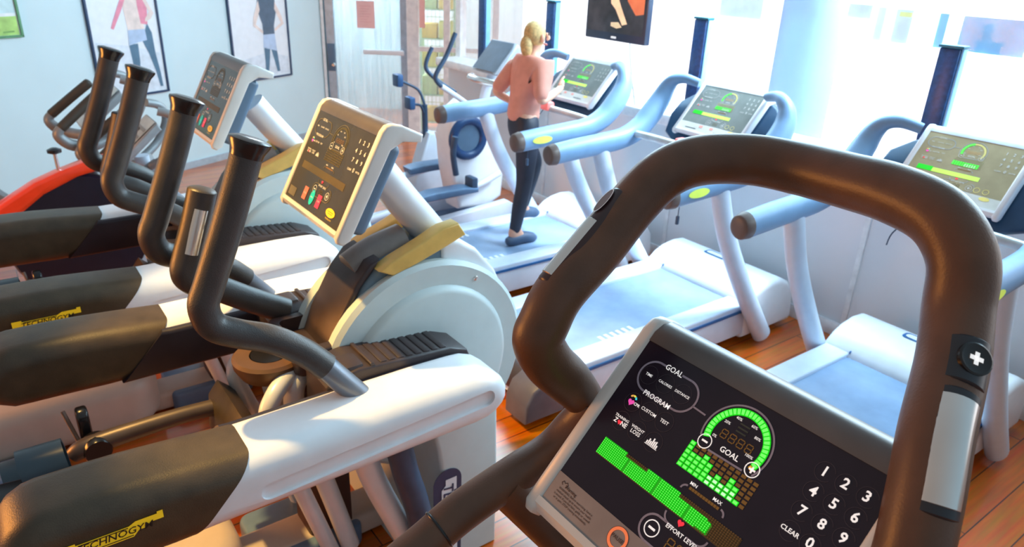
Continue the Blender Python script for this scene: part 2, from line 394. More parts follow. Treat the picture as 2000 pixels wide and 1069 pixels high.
    for u, s_ in ((.1548, 0), (.2345, 1)):
        v = .1955; pr.add(F.ring(u, v, .0092, .0105, 0, 360, n2, 28), P_); pr.add(F.rect(u-.0050, u+.0050, v-.0014, v+.0014, n2), P_)
        if s_: pr.add(F.rect(u-.0014, u+.0014, v-.0050, v+.0050, n2), P_)
    for k in range(2): seven(F, ld, .1800+k*.0135, .1905, .0088, .0140, LEDO() if kind == 'lit' else mat('faint_led', (.10, .075, .015), .5), n1)
    # keypad
    kp = MB()
    for k, t in enumerate('123456789'): kp.add(F.txt(t, .2835+.0240*(k % 3)+.001*(k//3), .0305+.0246*(k//3), .0160, n2, .022), P_)
    kp.add(F.txt('CLEAR', .2865, .1045, .0074, n2, .014), P_); kp.add(F.txt('0', .3095, .1032, .0160, n2, .022), P_); kp.add(F.txt('ENTER', .333, .1035, .0070, n2, .014), P_)
    if kind == 'lit':
        for k in range(12): kp.add(F.ring(.2835+.0240*(k % 3)+.0003*k, .0305+.0246*(k//3), .0108, .0112, 20, 320, n1, 24), mat('dark_button_line', (.07, .055, .075), .5))
    # lower strip
    ws = MB()
    if kind in ('lit', 'run'):
        ws.add(F.rect(.0, W, .2135, H, n1), mat('warm_grey_strip', (.36, .30, .28), .35, .3) if kind == 'lit' else mat('pale_strip', (.66, .66, .62), .4))
    if kind == 'lit':
        tx = mat('dark_fine_print', (.05, .025, .025), .5)
        ws.add(F.line([(.016, .2260), (.0135, .2235), (.0155, .2205), (.0185, .2225), (.0215, .2200), (.0245, .2225), (.0225, .2270)], .0009, n2), tx)
        ws.add(F.txt('Warning', .0325, .2255, .0062, n2, .015), tx)
        for k, t in enumerate(('WARNING: Before exercising, have a', 'medical check up to ensure your health', 'is sound. If you feel faint, giddy or unwell', 'or in pain, STOP training immediately.')):
            ws.add(F.txt(t, .0465, .2312+k*.0045, .0042, n2, .006), tx)
        OR = mat('coral_ring', (.95, .22, .08), .45, emit=.35)
        ws.add(F.ring(.1255, .2315, .0105, .0145, 0, 360, n2, 32), OR); ws.add(F.txt('PAUSE', .1255, .2315, .0068, n3, .012), tx)
        ws.add(F.ring(.1255, .2315, .0145, .0151, 0, 360, n2, 32), tx)
        ws.add(F.ring(.2255, .2315, .0105, .0145, 0, 360, n2, 32), mat('green_ring', (.05, .6, .4), .45, emit=.2)); ws.add(F.txt('START', .2255, .2315, .0062, n3, .012), tx)
    if kind == 'off':
        pr.add(F.rect(.100, .123, .202, .237, n2), mat('coral_button', (.85, .16, .08), .45, emit=.3)); pr.add(F.flat(circ(.158, .2195, .0125, 24, ry=.021), n2), mat('teal_button', (.01, .50, .42), .45, emit=.3))
        pr.add(F.rect(.190, .213, .202, .237, n2), mat('crimson_button', (.80, .04, .10), .45, emit=.3)); pr.add(F.flat(circ(.285, .2265, .026, 24, ry=.0115), n2), YELLOW())
        pr.add(F.rect(.268, .302, .2235, .2245, n3), INK()); pr.add(F.rect(.272, .298, .2285, .2295, n3), INK())
        pr.add(F.txt('PAUSE', .1115, .2195, .006, n3), P_); pr.add(F.txt('START', .158, .2195, .006, n3), P_); pr.add(F.txt('STOP', .2015, .2195, .006, n3), P_)
        pr.add(F.txt('TECHNOGYM', .285, .2435, .0055, n2), YELLOW()); pr.add(F.rect(.012, .055, .222, .247, n1), mat('faint_block', (.13, .11, .06), .5))
    if kind == 'run':
        for u in (.075, .245): pr.add(F.rect(u-.032, u+.032, .2415, .2455, n2), mat('dark_slot', (.06, .09, .12), .5))
        pr.add(F.rect(.118, .138, .220, .232, n2), mat('pale_red_key', (.85, .35, .3), .5)); pr.add(F.rect(.18, .20, .220, .232, n2), mat('pale_red_key', (.85, .35, .3), .5))
        pr.add(F.flat(circ(.300, .223, .018, 20, ry=.008), n2), mat('pale_yellow_mark', (.9, .75, .2), .5))
        for k in range(3): pr.add(F.ring(.262+.03*k, .1955, .009, .0105, 0, 360, n2, 20), mat('pale_yellow_mark', (.9, .75, .2), .5)) if k < 2 else None
    kp.build('keypad_print', None, housing)
    if ws.v: ws.build('lower_strip', None, housing)
    q = pr.build('screen_glass', None, housing); q2 = ld.build('led_display', None, housing)
    return housing

def badge(mb, c, ux, uz, L, n, plate, ink, text='TECHNOGYM', ts=.122):
    """the maker's stepped badge: a plate whose ends step outwards, lettering between two rules"""
    c = Vector(c); ux = Vector(ux); uz = Vector(uz); n = Vector(n); h = L*.105
    P = [(-.50, .2), (-.50, 1.2), (-.43, 1.2), (-.36, 1.2), (-.36, .85), (.15, .85), (.22, 1.35), (.44, 1.35), (.44, 1.7), (.50, 1.7), (.50, .3), (.38, .3), (.32, -.35), (.24, -.35), (.18, -1.2), (-.22, -1.2), (-.26, -.85), (-.40, -.85), (-.44, -.3), (-.5, -.3)]
    mb.add(([c+ux*a*L+uz*b*h*.72+n*.0015 for a, b in P], [list(range(len(P)))]), plate)
    V, F = text2d(text, L*ts, .012 if ts < .13 else .02, .18)
    mb.add(([c+ux*x+uz*y+n*.003 for x, y in V], F), ink)
    for y, a0, a1 in ((.50, -.34, .14), (-.62, -.2, .18)): mb.add(([c+ux*L*a+uz*h*b+n*.003 for a, b in ((a0, y-.06), (a1, y-.06), (a1, y+.06), (a0, y+.06))], [[0, 1, 2, 3]]), ink)

# ------------------------------------------------------------------ cross trainers with two side arms (local frame: x forward, y left)
def mirror(P, s): return [(x, y*s, z) for x, y, z in P]

def make_vario(label):
    t = thing('cross_trainer', label, 'exercise machine')
    ARM = [(.03, .762), (.10, .760), (.20, .753), (.32, .743), (.50, .744), (.65, .746), (.80, .746), (.90, .743)]
    ARM += [(.905+.105*math.cos(math.radians(a)), .669+.075*math.sin(math.radians(a))) for a in (70, 50, 30, 10, -10, -30, -50, -70)]
    ARM += [(.90, .594), (.5, .59), (.15, .588), (.03, .592)]+[(-.055+.09*math.cos(math.radians(a)), .677+.085*math.sin(math.radians(a))) for a in (-80, -105, -130, -155, -180, 155, 130, 108, 92)]
    for s in (-1, 1):
        y0, y1 = sorted((s*.27, s*.46))
        full = rounded(ARM, 'y', y0, y1, .050)
        a = MB().add(cut_half(full, (.258, 0, .672), (-.737, 0, .676))).build('side_arm', WHITE(), t)
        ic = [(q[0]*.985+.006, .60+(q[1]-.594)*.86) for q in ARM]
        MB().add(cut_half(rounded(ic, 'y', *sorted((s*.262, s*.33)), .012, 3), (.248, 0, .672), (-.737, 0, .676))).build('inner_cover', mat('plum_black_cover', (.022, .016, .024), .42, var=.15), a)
        ga, gb, gr_ = (.352, .648), (.928, .680), .0225; an = math.degrees(math.atan2(gb[1]-ga[1], gb[0]-ga[0]))
        groove = circ(gb[0], gb[1], gr_, 12, an-90, an+90)+circ(ga[0], ga[1], gr_, 12, an+90, an+270)
        yo = .46*s
        cut = MB().add(prism(groove, 'y', yo-.009, yo+.009)).build('c', WHITE())
        boolean_cut(a, cut)
        c = MB().add(cut_half(rounded([(q[0]-.001, .682+(q[1]-.682)*1.03) for q in ARM], 'y', y0-.003, y1+.003, .052), (.258, 0, .672), (.737, 0, -.676))).build('end_cap', CAP(), a)
        b = MB(); badge(b, (.045, yo+s*.0045, .686), (-1, 0, 0) if s > 0 else (1, 0, 0), (0, 0, 1), .18, (0, s, 0), YELLOW(), INK()); b.build('badge', None, c)
        # ribbed shoulder between arm and housing
        m = MB(); sp = [(.56, .60), (.565, .735), (.585, .752), (.66, .762), (.93, .742), (.985, .72), (1.01, .66), (.99, .60)]
        m.add(prism(sp, 'y', *sorted((s*.13, s*.272)), .006))
        for k in range(8):
            x = .72+k*.026; z = .762-(x-.66)*.074; m.add(box(x, x+.018, *sorted((s*.145, s*.262)), z-.004, z+.0022, .002))
        m.add(box(.688, .70, *sorted((s*.14, s*.268)), .752, .768, .003)); m.add(box(.60, .676, *sorted((s*.185, s*.262)), .748, .771, .012))
        m.build('shoulder', DARK(), t)
        # swinging handle
        hp = mirror([(.440, .25, 1.345), (.410, .25, 1.265), (.370, .25, 1.165), (.332, .25, 1.075), (.312, .252, 1.025), (.325, .255, .975), (.372, .262, .945), (.44, .275, .917), (.505, .290, .872), (.555, .306, .820)], s)
        h = MB().add(tube(hp, .0335, 22)).build('handle', FOAM(), t)
        MB().add(tube(mirror([(.548, .304, .828), (.585, .318, .780), (.628, .332, .725)], s), .030, 20)).build('lower_tube', STEEL(), h)
        d = (Vector(hp[0])-Vector(hp[1])).normalized()
        MB().add(lathe([(.034, 0), (.036, .012), (.044, .03), (.044, .036), (.030, .041)], Vector(hp[0])-d*.004, d)).build('grip_cap', BLACK(), h)
        # upright sensor grip ahead of it (on the left only)
        if s < 0: continue
        gp = mirror([(.440, .18, 1.150), (.412, .18, 1.065), (.380, .18, .98), (.366, .18, .930), (.385, .18, .897), (.44, .175, .868), (.53, .165, .81), (.62, .155, .757)], s)
        g = MB().add(tube(gp, .037, 20, rnd=.25)).build('fixed_grip', FOAM(), t)
        q = MB(); A, B = Vector(gp[0]), Vector(gp[2]); ax = (A-B).normalized()
        for sy in (-1, 1):
            sd = Vector((0, sy, 0)).cross(ax).cross(ax).normalized()*-1
            if sd.y*sy < 0: sd = -sd
            q.add(tube([B+ax*.01+sd*.0145, A-ax*.045+sd*.0145], .0250, 14, 1))
        q.build('pulse_sensor', CHROME(), g)
    # plus key and sensor band on the right swinging handle
    h = [o for o in t.children if o.name.startswith('handle')][0]
    q = MB(); A, B = Vector((.424, -.25, 1.276)), Vector((.345, -.25, 1.10)); ax = (A-B).normalized(); sd = Vector((-.88, .25, .40)).normalized()
    q.add(tube([B+ax*.025+sd*.010, B+ax*.118+sd*.010], .0262, 16, 1)); q.build('pulse_sensor', CHROME(), h)
    q = MB(); q.add(tube([B+ax*.122+sd*.009, B+ax*.158+sd*.009], .0265, 16, 1), BLACK())
    cc = B+ax*.140+sd*.0362; sx = ax.cross(sd).normalized()
    for a, b in ((.008, .002), (.002, .008)): q.add(([cc+sx*a*i+ax*b*j for i, j in ((-1, -1), (1, -1), (1, 1), (-1, 1))], [[0, 1, 2, 3]]), PRINT())
    q.build('plus_key', None, h)
    # flywheel housing
    body = [(.655, .66), (.69, .775), (.755, .895), (.80, .945), (.88, .972), (1.0, .985), (1.06, .975), (1.12, .935), (1.19, .85), (1.25, .72), (1.27, .60), (1.25, .47), (1.18, .34), (1.0, .26), (.72, .30)]
    hs = MB().add(prism(body, 'y', -.098, .098, .016)).build('flywheel_housing', mat('slate_plastic', (.13, .19, .24), .4), t)
    nose = [(1.0, .99), (1.062, .981), (1.125, .940), (1.196, .855), (1.257, .722), (1.277, .60), (1.256, .468), (1.186, .336), (1.05, .272), (1.05, .6), (1.0, .9)]
    MB().add(prism(nose, 'y', -.105, .105, .016)).build('nose_cover', WHITE(), hs)
    for s in (-1, 1):
        d = MB().add(lathe([(.30, .085), (.335, .090), (.338, .122), (.325, .134), (.266, .136), (.258, .150), (.245, .156), (.02, .157)], (.945, 0, .605), (0, s, 0), 56)).build('side_cover', DISC(), hs)
        sp_ = MB()
        for x, z in ((.70, .72), (1.10, .862), (.755, .40)): sp_.add(lathe([(.008, .132), (.008, .137), (.005, .139)], (x, 0, z), (0, s, 0), 12))
        sp_.build('screw', CHROME(), d)
        # strap from the mast foot along the housing shoulder; warm light painted as gold
        band = [(1.05, 1.04), (1.075, 1.0), (1.0, .972), (.92, .945), (.84, .922), (.795, .945), (.84, .968), (.93, 1.003), (1.0, 1.034)]
        MB().add(prism(band, 'y', *sorted((s*.07, s*.120)), .006)).build('mast_strap', mat('warm_lit_strap', (.74, .46, .12), .38), hs)
    fas = [(.642, .715), (.672, .79), (.738, .905), (.785, .958), (.815, .968), (.80, .945), (.755, .895), (.69, .775), (.66, .70)]
    f = MB().add(prism(fas, 'y', -.09, .09, .008)).build('front_fascia', DARK(), hs)
    MB().add(prism([(.652, .722), (.682, .79), (.745, .898), (.752, .895), (.69, .78), (.66, .715)], 'y', -.062, .062, .004)).build('fascia_panel', mat('taupe_panel', (.085, .075, .062), .5, var=.2), f)
    MB().add(tube([(.76, 0, .915), (.84, 0, .945), (.93, 0, .965)], [.050, .056, .058], 20, 4)).build('housing_crest', mat('taupe_crest', (.22, .18, .16), .4), hs)
    mast = MB().add(tube([(1.065, 0, .925), (1.0, 0, 1.01), (.925, 0, 1.105), (.862, 0, 1.19)], .050, 26, 4)).build('mast', TUBEW(), t)
    console(t, (.779, .175, 1.332), (-.467, 0, -.884), 'off')
    # tray and bottle holder
    tr = MB().add(prism(rrect(.545, .735, -.125, .125, .03), 'z', .69, .762, .010)).build('accessory_tray', DARK(), t)
    boolean_cut(tr, MB().add(prism(rrect(.572, .715, -.092, .092, .02), 'z', .722, .80)).build('c', DARK()))
    bh = MB().add(lathe([(.05, -.052), (.080, -.05), (.096, -.02), (.098, .0), (.090, .008), (.052, .006), (.05, -.03), (.01, -.032)], (.512, 0, .715), (0, 0, 1), 40)).build('bottle_holder', mat('tan_brown_plastic', (.12, .058, .025), .42), t)
    MB().add(lathe([(.049, 0), (.049, .002)], (.512, 0, .7185), (0, 0, 1), 30)).build('holder_well', BLACK(), bh)
    MB().add(lathe([(.008, -.085), (.014, -.08), (.014, -.05)], (.545, -.02, .715), (0, 0, 1), 14)).build('knob', BLACK(), bh)
    MB().add(box(.56, .70, -.062, .062, .03, .70, .012)).build('centre_column', mat('rust_brown_column', (.075, .030, .022), .5), t)
    # front pedestal with upright badge
    ped = [(.80, .0), (1.075, .0), (1.072, .30), (1.062, .60), (.83, .60), (.86, .45), (.875, .34), (.86, .18)]
    pd = MB().add(prism(ped, 'y', -.318, .318, .012)).build('front_pedestal', DISC(), t)
    b = MB(); y = -.3195
    b.add(prism(rrect(.842, .938, .0, .372, .047, 8), 'y', y-.001, y), mat('badge_plate', (.035, .05, .11), .4))
    badge(b, (.890, y-.0012, .172), (0, 0, -1), (1, 0, 0), .33, (0, -1, 0), mat('badge_silver', (.82, .82, .86), .4), mat('badge_ink', (.035, .05, .11), .4), 'TECHNOGYM', .145); b.build('upright_badge', None, pd)
    # frame: legs, crank links, base, feet
    for s in (-1, 1):
        MB().add(tube(mirror([(.56, .06, .69), (.48, .12, .665), (.45, .14, .60), (.49, .14, .45), (.60, .13, .05)], s), .024, 16)).build('leg', TUBEW(), t)
        MB().add(tube(mirror([(.60, .06, .69), (.545, .09, .65), (.54, .10, .55), (.58, .11, .40), (.66, .12, .05)], s), .028, 16)).build('leg', TUBEW(), t)
        MB().add(tube(mirror([(.62, .30, .62), (.67, .29, .42), (.78, .28, .12), (.80, .28, .02)], s), .034, 18)).build('leg', TUBEW(), t)
        MB().add(tube(mirror([(.71, .355, .60), (.735, .355, .46), (.775, .35, .30), (.80, .345, .10)], s), .036, 18)).build('crank_link', NAVY(), t)
        # hanging pedal
        pv = MB().add(tube(mirror([(.42, .11, .53), (.28, .115, .535), (.07, .12, .525), (.02, .13, .505)], s), [.024, .024, .027, .022], 16, 4)).build('pedal_lever', mat('dark_lever', (.10, .075, .065), .38, .3), t)
        MB().add(lathe([(.032, -.03), (.036, -.02), (.036, .02), (.03, .03)], (.075, .12*s, .515), (0, 1, 0), 20)).build('lever_pivot', BLACK(), pv)
        dx, dz = (.045, .135) if s < 0 else (0, .0)
        p = MB().add(prism([(a+dx, b+dz) for a, b in [(-.30, .455), (-.29, .44), (-.03, .40), (0, .405), (.005, .43), (-.02, .445), (-.28, .47)]], 'y', *sorted((s*.03, s*.155)), .008)).build('pedal', BLACK(), t)
        st = spline([(a+dx, b*s, c_+dz) for a, b, c_ in ((-.07, .03, .42), (-.075, .035, .50), (-.08, .065, .545), (-.08, .12, .545), (-.075, .15, .50), (-.07, .155, .42))], 6)
        m = MB(); V = []; F = []
        for i, c_ in enumerate(st):
            for dx, dr in ((-.055, 0), (.035, 0), (.035, .007), (-.055, .007)):
                ctr = Vector((c_.x, .0925*s, .45+dz)); r_ = (c_-ctr); r_.x = 0; r_.normalize(); V.append(c_+r_*dr+Vector((dx, 0, 0)))
        for i in range(len(st)-1):
            for k in range(4): F.append([i*4+k, i*4+(k+1) % 4, i*4+4+(k+1) % 4, i*4+4+k])
        F += [[0, 1, 2, 3], [len(V)-1, len(V)-2, len(V)-3, len(V)-4]]
        m.add((V, F)).build('toe_strap', mat('slate_rubber', (.028, .048, .065), .35), p)
        MB().add(rounded([(x_*s, z_) for x_, z_ in rrect(.165, .225, .47, .60, .029)] if s > 0 else [(x_*s, z_) for x_, z_ in rrect(.165, .225, .44, .50, .02)], 'x', .045, .075, .008, 3)).build('heel_guard', BLACK(), p)
        MB().add(tube(mirror([(.02, .20, .60), (.052, .15, .455)], s), .0055, 8, 1)).build('suspension_cable', mat('grey_brown_cable', (.16, .10, .08), .5), t)
    MB().add(prism([(.36, .46), (.46, .46), (.44, .56), (.40, .60), (.37, .56)], 'y', -.15, .15, .01)).build('lever_bracket', CAP(), t)
    base = MB(); base.add(prism(rrect(-.42, .36, -.16, .16, .12, 8), 'z', .02, .22, .05, 4)); base.add(prism(rrect(.30, 1.0, -.07, .07, .03), 'z', .01, .09, .02)); base.build('base_shell', mat('tan_base_shell', (.55, .46, .40), .42, var=.04), t)
    for x0, x1, y0, y1, h in ((.40, .72, -.10, .16, .085), (-.42, -.06, -.30, -.17, .07), (-.42, -.06, .17, .30, .07)):
        MB().add(prism(rrect(x0, x1, y0, y1, .035), 'z', 0, h, .016)).build('foot_pad', mat('steel_blue_pad', (.12, .20, .34), .38), t)
    return t

VA = make_vario('nearer of the two white cross trainers, dark console with red and teal buttons')
VA.location = (0, 1.77, 0); VA['group'] = 'white cross trainers in the left row'
VB = copy_tree(VA); VB.location = (0, 2.837, 0); VB['label'] = 'farther white cross trainer, between the nearer one and the red spin bike'

# ------------------------------------------------------------------ near machine: handlebar loop and lit console
def make_near():
    t = thing('stair_climber', 'closest exercise machine, lit green LED console under a big brown foam handlebar loop', 'exercise machine', (.55, .41, 0))
    L = (-.55, -.41, 0); sh = lambda P: [(x-.55, y-.41, z) for x, y, z in P]
    loop = [(.626, .636, 1.146), (.620, .640, 1.170), (.592, .646, 1.206), (.560, .650, 1.242), (.541, .652, 1.280), (.548, .650, 1.308), (.572, .650, 1.346), (.631, .650, 1.392), (.694, .650, 1.449),
            (.742, .642, 1.486), (.790, .622, 1.502), (.842, .582, 1.505), (.858, .520, 1.506), (.852, .450, 1.509), (.842, .385, 1.511), (.830, .325, 1.502), (.820, .287, 1.468), (.806, .272, 1.420), (.770, .250, 1.376), (.712, .225, 1.325), (.670, .203, 1.270), (.640, .190, 1.215), (.625, .200, 1.150), (.632, .220, 1.10), (.62, .225, 1.06)]
    rr = [.027, .029, .034, .035, .035, .0345, .0345, .0345, .0345, .0345, .0345, .0345, .0345, .0345, .0350, .0350, .0350, .0350, .0350, .0350, .0350, .0345, .033, .031, .028]
    lp = MB().add(tube(sh(loop), rr, 28, 8)).build('handlebar', BROWNFOAM(), t)
    # lower bars: left sweeps back, both join the mast
    low = MB().add(tube(sh([(.632, .618, 1.165), (.612, .642, 1.120), (.575, .650, 1.088), (.506, .650, 1.073), (.42, .650, 1.051), (.364, .650, 1.027), (.29, .648, 1.0)]), [.031, .030, .028, .028, .028, .0275, .0275], 22, 8)).build('side_bar', BROWNFOAM(), t)
    q = MB(); q.add(lathe([(.0285, -.001), (.0292, 0), (.0292, .0015), (.0285, .0025)], Vector((.385-.55, .65-.41, 1.037)), Vector((.056, 0, .024)), 24)); q.build('joint_ring', BLACK(), low)
    low2 = MB().add(tube(sh([(.63, .222, 1.10), (.60, .19, 1.085), (.506, .172, 1.073), (.42, .17, 1.051), (.29, .172, 1.0)]), .028, 20, 8)).build('side_bar', BROWNFOAM(), t)
    MB().add(tube(sh([(.488, .650, 1.070), (.520, .64, 1.025), (.556, .61, .975), (.60, .55, .92), (.66, .46, .86)]), .030, 20, 6)).build('fork', BROWNFOAM(), t)
    MB().add(tube(sh([(.488, .172, 1.070), (.520, .18, 1.025), (.556, .21, .975), (.60, .27, .92), (.66, .36, .86)]), .030, 20, 6)).build('fork', BROWNFOAM(), t)
    # left grip: sensor strip, thumb key, split line on the inner side
    A, B = Vector((.700, .65, 1.4545)), Vector((.566, .65, 1.341)); ax = (A-B).normalized(); sd = Vector((-ax.z, .0, ax.x)).normalized()
    sd = (sd*.93+Vector((0, .30, 0))).normalized(); T0 = Vector((-.55, -.41, 0)); L_ = (A-B).length
    def strip(s0, s1, r, lift, m, nm, par, end=.4):
        return MB().add(tube([B+ax*s0+sd*lift+T0, B+ax*s1+sd*lift+T0], r, 18, 1, rnd=end)).build(nm, m, par)
    strip(.004, .158, .0205, .0160, mat('maroon_black_trim', (.045, .022, .024), .35), 'grip_trim', lp)
    strip(.012, .106, .0160, .0225, CHROME(), 'pulse_sensor', lp, .15)
    kb = MB(); c0 = B+ax*.136+sd*.0375+T0; sx = ax.cross(sd).normalized()
    kb.add(([c0+ax*.020*math.cos(k*PI/12)+sx*.010*math.sin(k*PI/12) for k in range(24)], [list(range(24))]), mat('thumb_dish', (.09, .045, .04), .3))
    o = [c0+sd*.0006+ax*.0205*math.cos(k*PI/12)+sx*.0105*math.sin(k*PI/12) for k in range(24)]; i_ = [c0+sd*.0006+ax*.0190*math.cos(k*PI/12)+sx*.0092*math.sin(k*PI/12) for k in range(24)]
    kb.add((o+i_, [[k, (k+1) % 24, 24+(k+1) % 24, 24+k] for k in range(24)]), mat('thumb_edge', (.75, .70, .66), .3, .6)); kb.build('thumb_key', None, lp)
    # right grip: plus key and sensor plate facing the user, following the bar
    ctl = [Vector(p)+T0 for p in loop[15:22]]; cam = Vector((0, 0, 1.75))+T0
    cur = spline(ctl, 24)
    def seg(a, b, n=9): return [cur[int(round(a+(b-a)*i/(n-1)))] for i in range(n)]
    def facing(p, tn, side=-.6):
        v = cam-p; v = (v-tn*v.dot(tn)).normalized(); return (v+tn.cross(v).normalized()*side).normalized()
    def follow(a, b, off, r, m, nm, end):
        P = seg(a, b); T = [(P[min(i+1, 8)]-P[max(i-1, 0)]).normalized() for i in range(9)]
        return MB().add(tube([p+facing(p, t_)*off for p, t_ in zip(P, T)], r, 26, 1, rnd=end)).build(nm, m, lp)
    k0, k1, k2, k3 = 66, 82, 87, 119
    follow(k2-2, k3+3, .0112, .0265, mat('graphite_key', (.022, .026, .036), .35), 'sensor_seat', .2)
    follow(k2, k3, .0150, .0240, CHROME(), 'pulse_sensor', .12)
    follow(k0, k1, .0112, .0268, mat('graphite_key', (.022, .026, .036), .35), 'key_plate', .2)
    c = cur[int((k0+k1)/2)]; ax = (cur[k1]-cur[k0]).normalized()*-1; sd = facing(c, -ax); sx = ax.cross(sd).normalized()
    def onp(a, b, h): return c+ax*a+sx*b+sd*h
    kp = MB(); V, F = lathe([(.0175, .034), (.0175, .0385), (.0155, .0395), (.012, .0385), (.002, .038)], (0, 0, 0), (0, 0, 1), 32)
    kp.add(([onp(*p) for p in V], F), BLACK())
    for a, b in ((.0070, .0024), (.0024, .0070)): kp.add(([onp(a*i, b*j_, .0392) for i, j_ in ((-1, -1), (1, -1), (1, 1), (-1, 1))], [[0, 1, 2, 3]]), PRINT())
    kp.build('plus_key', None, lp)
    console(t, (.681-.55, .581-.41, 1.272), (.512-.681, 0, 1.091-1.272), 'lit')
    MB().add(tube(sh([(.68, .41, 1.16), (.70, .41, 1.02), (.72, .41, .86), (.80, .41, .4), (.84, .41, .06)]), [.05, .055, .06, .06, .06], 22, 6)).build('mast', TUBEW(), t)
    MB().add(prism(rrect(.55-.55, 1.05-.55, -.24, .24, .06), 'z', 0, .09, .025)).build('base', mat('steel_blue_pad', (.12, .20, .34), .38), t)
    MB().add(prism([(0.10, .05), (.48, .05), (.46, .30), (.34, .50), (.22, .50), (.12, .25)], 'y', -.13, .13, .03)).build('drive_housing', DISC(), t)
    return t
make_near()

# ------------------------------------------------------------------ treadmills (local frame: x world, y centred)
def make_treadmill(label):
    t = thing('treadmill', label, 'treadmill')
    W = .335
    ch = [(1.58, .05), (1.60, .155), (1.66, .185), (2.86, .195), (2.95, .08), (2.95, .05)]
    MB().add(prism(ch, 'y', -W, W, .01)).build('deck', mat('pale_blue_side', (.66, .73, .84), .38, var=.03), t)
    MB().add(box(1.70, 2.88, -.225, .225, .19, .206, .004)).build('belt', mat('blue_grey_belt', (.27, .40, .60), .26, var=.12, nscale=5), t)
    for s in (-1, 1):
        st = MB()
        for k in range(6): st.add(([(2.02+k*.036+q[0], s*.195+q[1], .2068) for q in ((0, -.035), (.018, -.035), (.018, .025), (0, .025))], [[0, 1, 2, 3]]))
        st.build('belt_marking', mat('pale_marking', (.8, .86, .95), .5), t)
    for s in (-1, 1):
        r = MB().add(prism(rrect(1.62, 2.88, *sorted((s*.222, s*W)), .02), 'z', .185, .222, .008)).build('foot_rail', mat('pale_foot_rail', (.64, .74, .88), .34, var=.04), t)
        MB().add(box(1.64, 2.90, *sorted((s*(W-.002), s*(W+.006))), .183, .196)).build('trim_strip', mat('deep_blue_trim', (.01, .12, .34), .4), r)
        MB().add(prism([(1.50, .04), (1.50, .12), (1.53, .18), (1.60, .215), (1.72, .215), (1.70, .04)], 'y', *sorted((s*.20, s*(W+.012))), .012)).build('rear_end_cap', mat('plum_grey_cap', (.10, .085, .10), .42), t)
    MB().add(tube([(1.62, -.22, .13), (1.62, .22, .13)], .07, 20, 1)).build('rear_roller', DARK(), t)
    hood = [(2.845, .205), (2.862, .232), (2.91, .268), (2.97, .292), (3.05, .305), (3.12, .300), (3.19, .265), (3.245, .19), (3.265, .06), (3.25, .03), (2.86, .03)]
    h = MB().add(rounded(hood, 'y', -W-.012, W+.012, .03)).build('motor_hood', WHITE(), t)
    sl = MB(); slope = lambda x: .305
    for m_, g, dz in ((mat('deep_blue_trim', (.01, .12, .34), .4), .011, .0022), (WHITE(), 0, .0034)):
        P = rrect(3.052-g, 3.088+g, -.125-g, .10+g, .016); sl.add(([(a, b, slope(a)+dz-.001) for a, b in P], [list(range(len(P)))]), m_)
    sl.build('hood_grip', None, h)
    MB().add(box(2.853, 2.90, .215, .2195, .22, .2325)).build('hood_seam', mat('deep_blue_trim', (.01, .12, .34), .4), h)
    for s in (-1, 1):
        MB().add(tube(mirror([(2.455, .37, .885), (2.56, .372, .64), (2.75, .375, .34), (2.965, .378, .045)], s), [.046, .046, .048, .05], 22, 6, flat=.8)).build('upright', mat('pale_upright', (.60, .70, .83), .36, var=.03), t)
        rail = [(2.155, .37, .892), (2.30, .37, .902), (2.45, .37, .910), (2.60, .37, .922), (2.71, .37, .962), (2.79, .37, 1.03), (2.845, .365, 1.10), (2.868, .350, 1.160), (2.876, .318, 1.200), (2.90, .270, 1.212), (2.93, .20, 1.196)]
        r = MB().add(tube(mirror(rail, s), [.050, .052, .052, .053, .057, .060, .054, .044, .034, .028, .024], 24, 6, flat=.85, up=(0, 0, 1))).build('handrail', RAIL(), t)
        MB().add(tube(mirror([(2.128, .37, .890), (2.162, .37, .893)], s), [.047, .0525], 22, 1, flat=.85, rnd=.3)).build('rail_end_cap', mat('umber_rail_cap', (.13, .09, .08), .45), r)
        V = [];  b = MB(); y = s*(.37+.0455)
        b.add(([(2.27+.062*math.cos(k*PI/14), y+s*.001, .902+.019*math.sin(k*PI/14)) for k in range(28)], [list(range(28))])); b.build('badge', mat('lime_badge', (.68, .85, .12), .45, emit=.2), r)
    fc = Face((2.95, .175, 1.19), (-.155, 0, -.17))
    shp = [(-.06, .02), (.0, -.005), (.35, -.005), (.41, .02), (.475, .085), (.485, .17), (.45, .27), (.36, .315), (-.01, .315), (-.10, .27), (-.135, .17), (-.125, .085)]
    MB().add(fc.vf(prism(shp, 'z', -.075, -.045, .01), lambda q: tuple(q))).build('console_shroud', mat('deep_blue_cheek', (.02, .06, .12), .35), t)
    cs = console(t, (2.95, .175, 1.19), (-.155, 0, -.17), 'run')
    cb = MB().add(tube([(2.66, -.34, .945), (2.64, -.22, .955), (2.63, 0, .958), (2.64, .22, .955), (2.66, .34, .945)], .018, 16, 5)).build('crossbar', mat('pale_crossbar', (.62, .66, .66), .35, .3), t)
    MB().add(box(2.60, 2.655, -.035, .035, .945, .995, .012)).build('stop_button', mat('coral_stop', (.95, .22, .20), .4, emit=.25), cb)
    kc = MB().add(tube([(2.62, .02, .95), (2.60, .06, .88), (2.60, .07, .83)], .0025, 8, 4)).build('key_cord', NAVY(), cb)
    kc = MB().add(tube([(2.215, -.37, .845), (2.213, -.37, .80)], .002, 8, 1)); kc.add(box(2.206, 2.220, -.376, -.364, .765, .803, .004)); kc.build('cord_clip', NAVY(), t)
    return t
g = 'treadmills facing the windows'
T1 = make_treadmill('treadmill the blond woman is running on'); T1.location = (0, 3.21, 0); T1['group'] = g
T2 = copy_tree(T1); T2.location = (0, 2.20, 0); T2['label'] = 'empty treadmill next to the runner, in front of the pale round pillar'
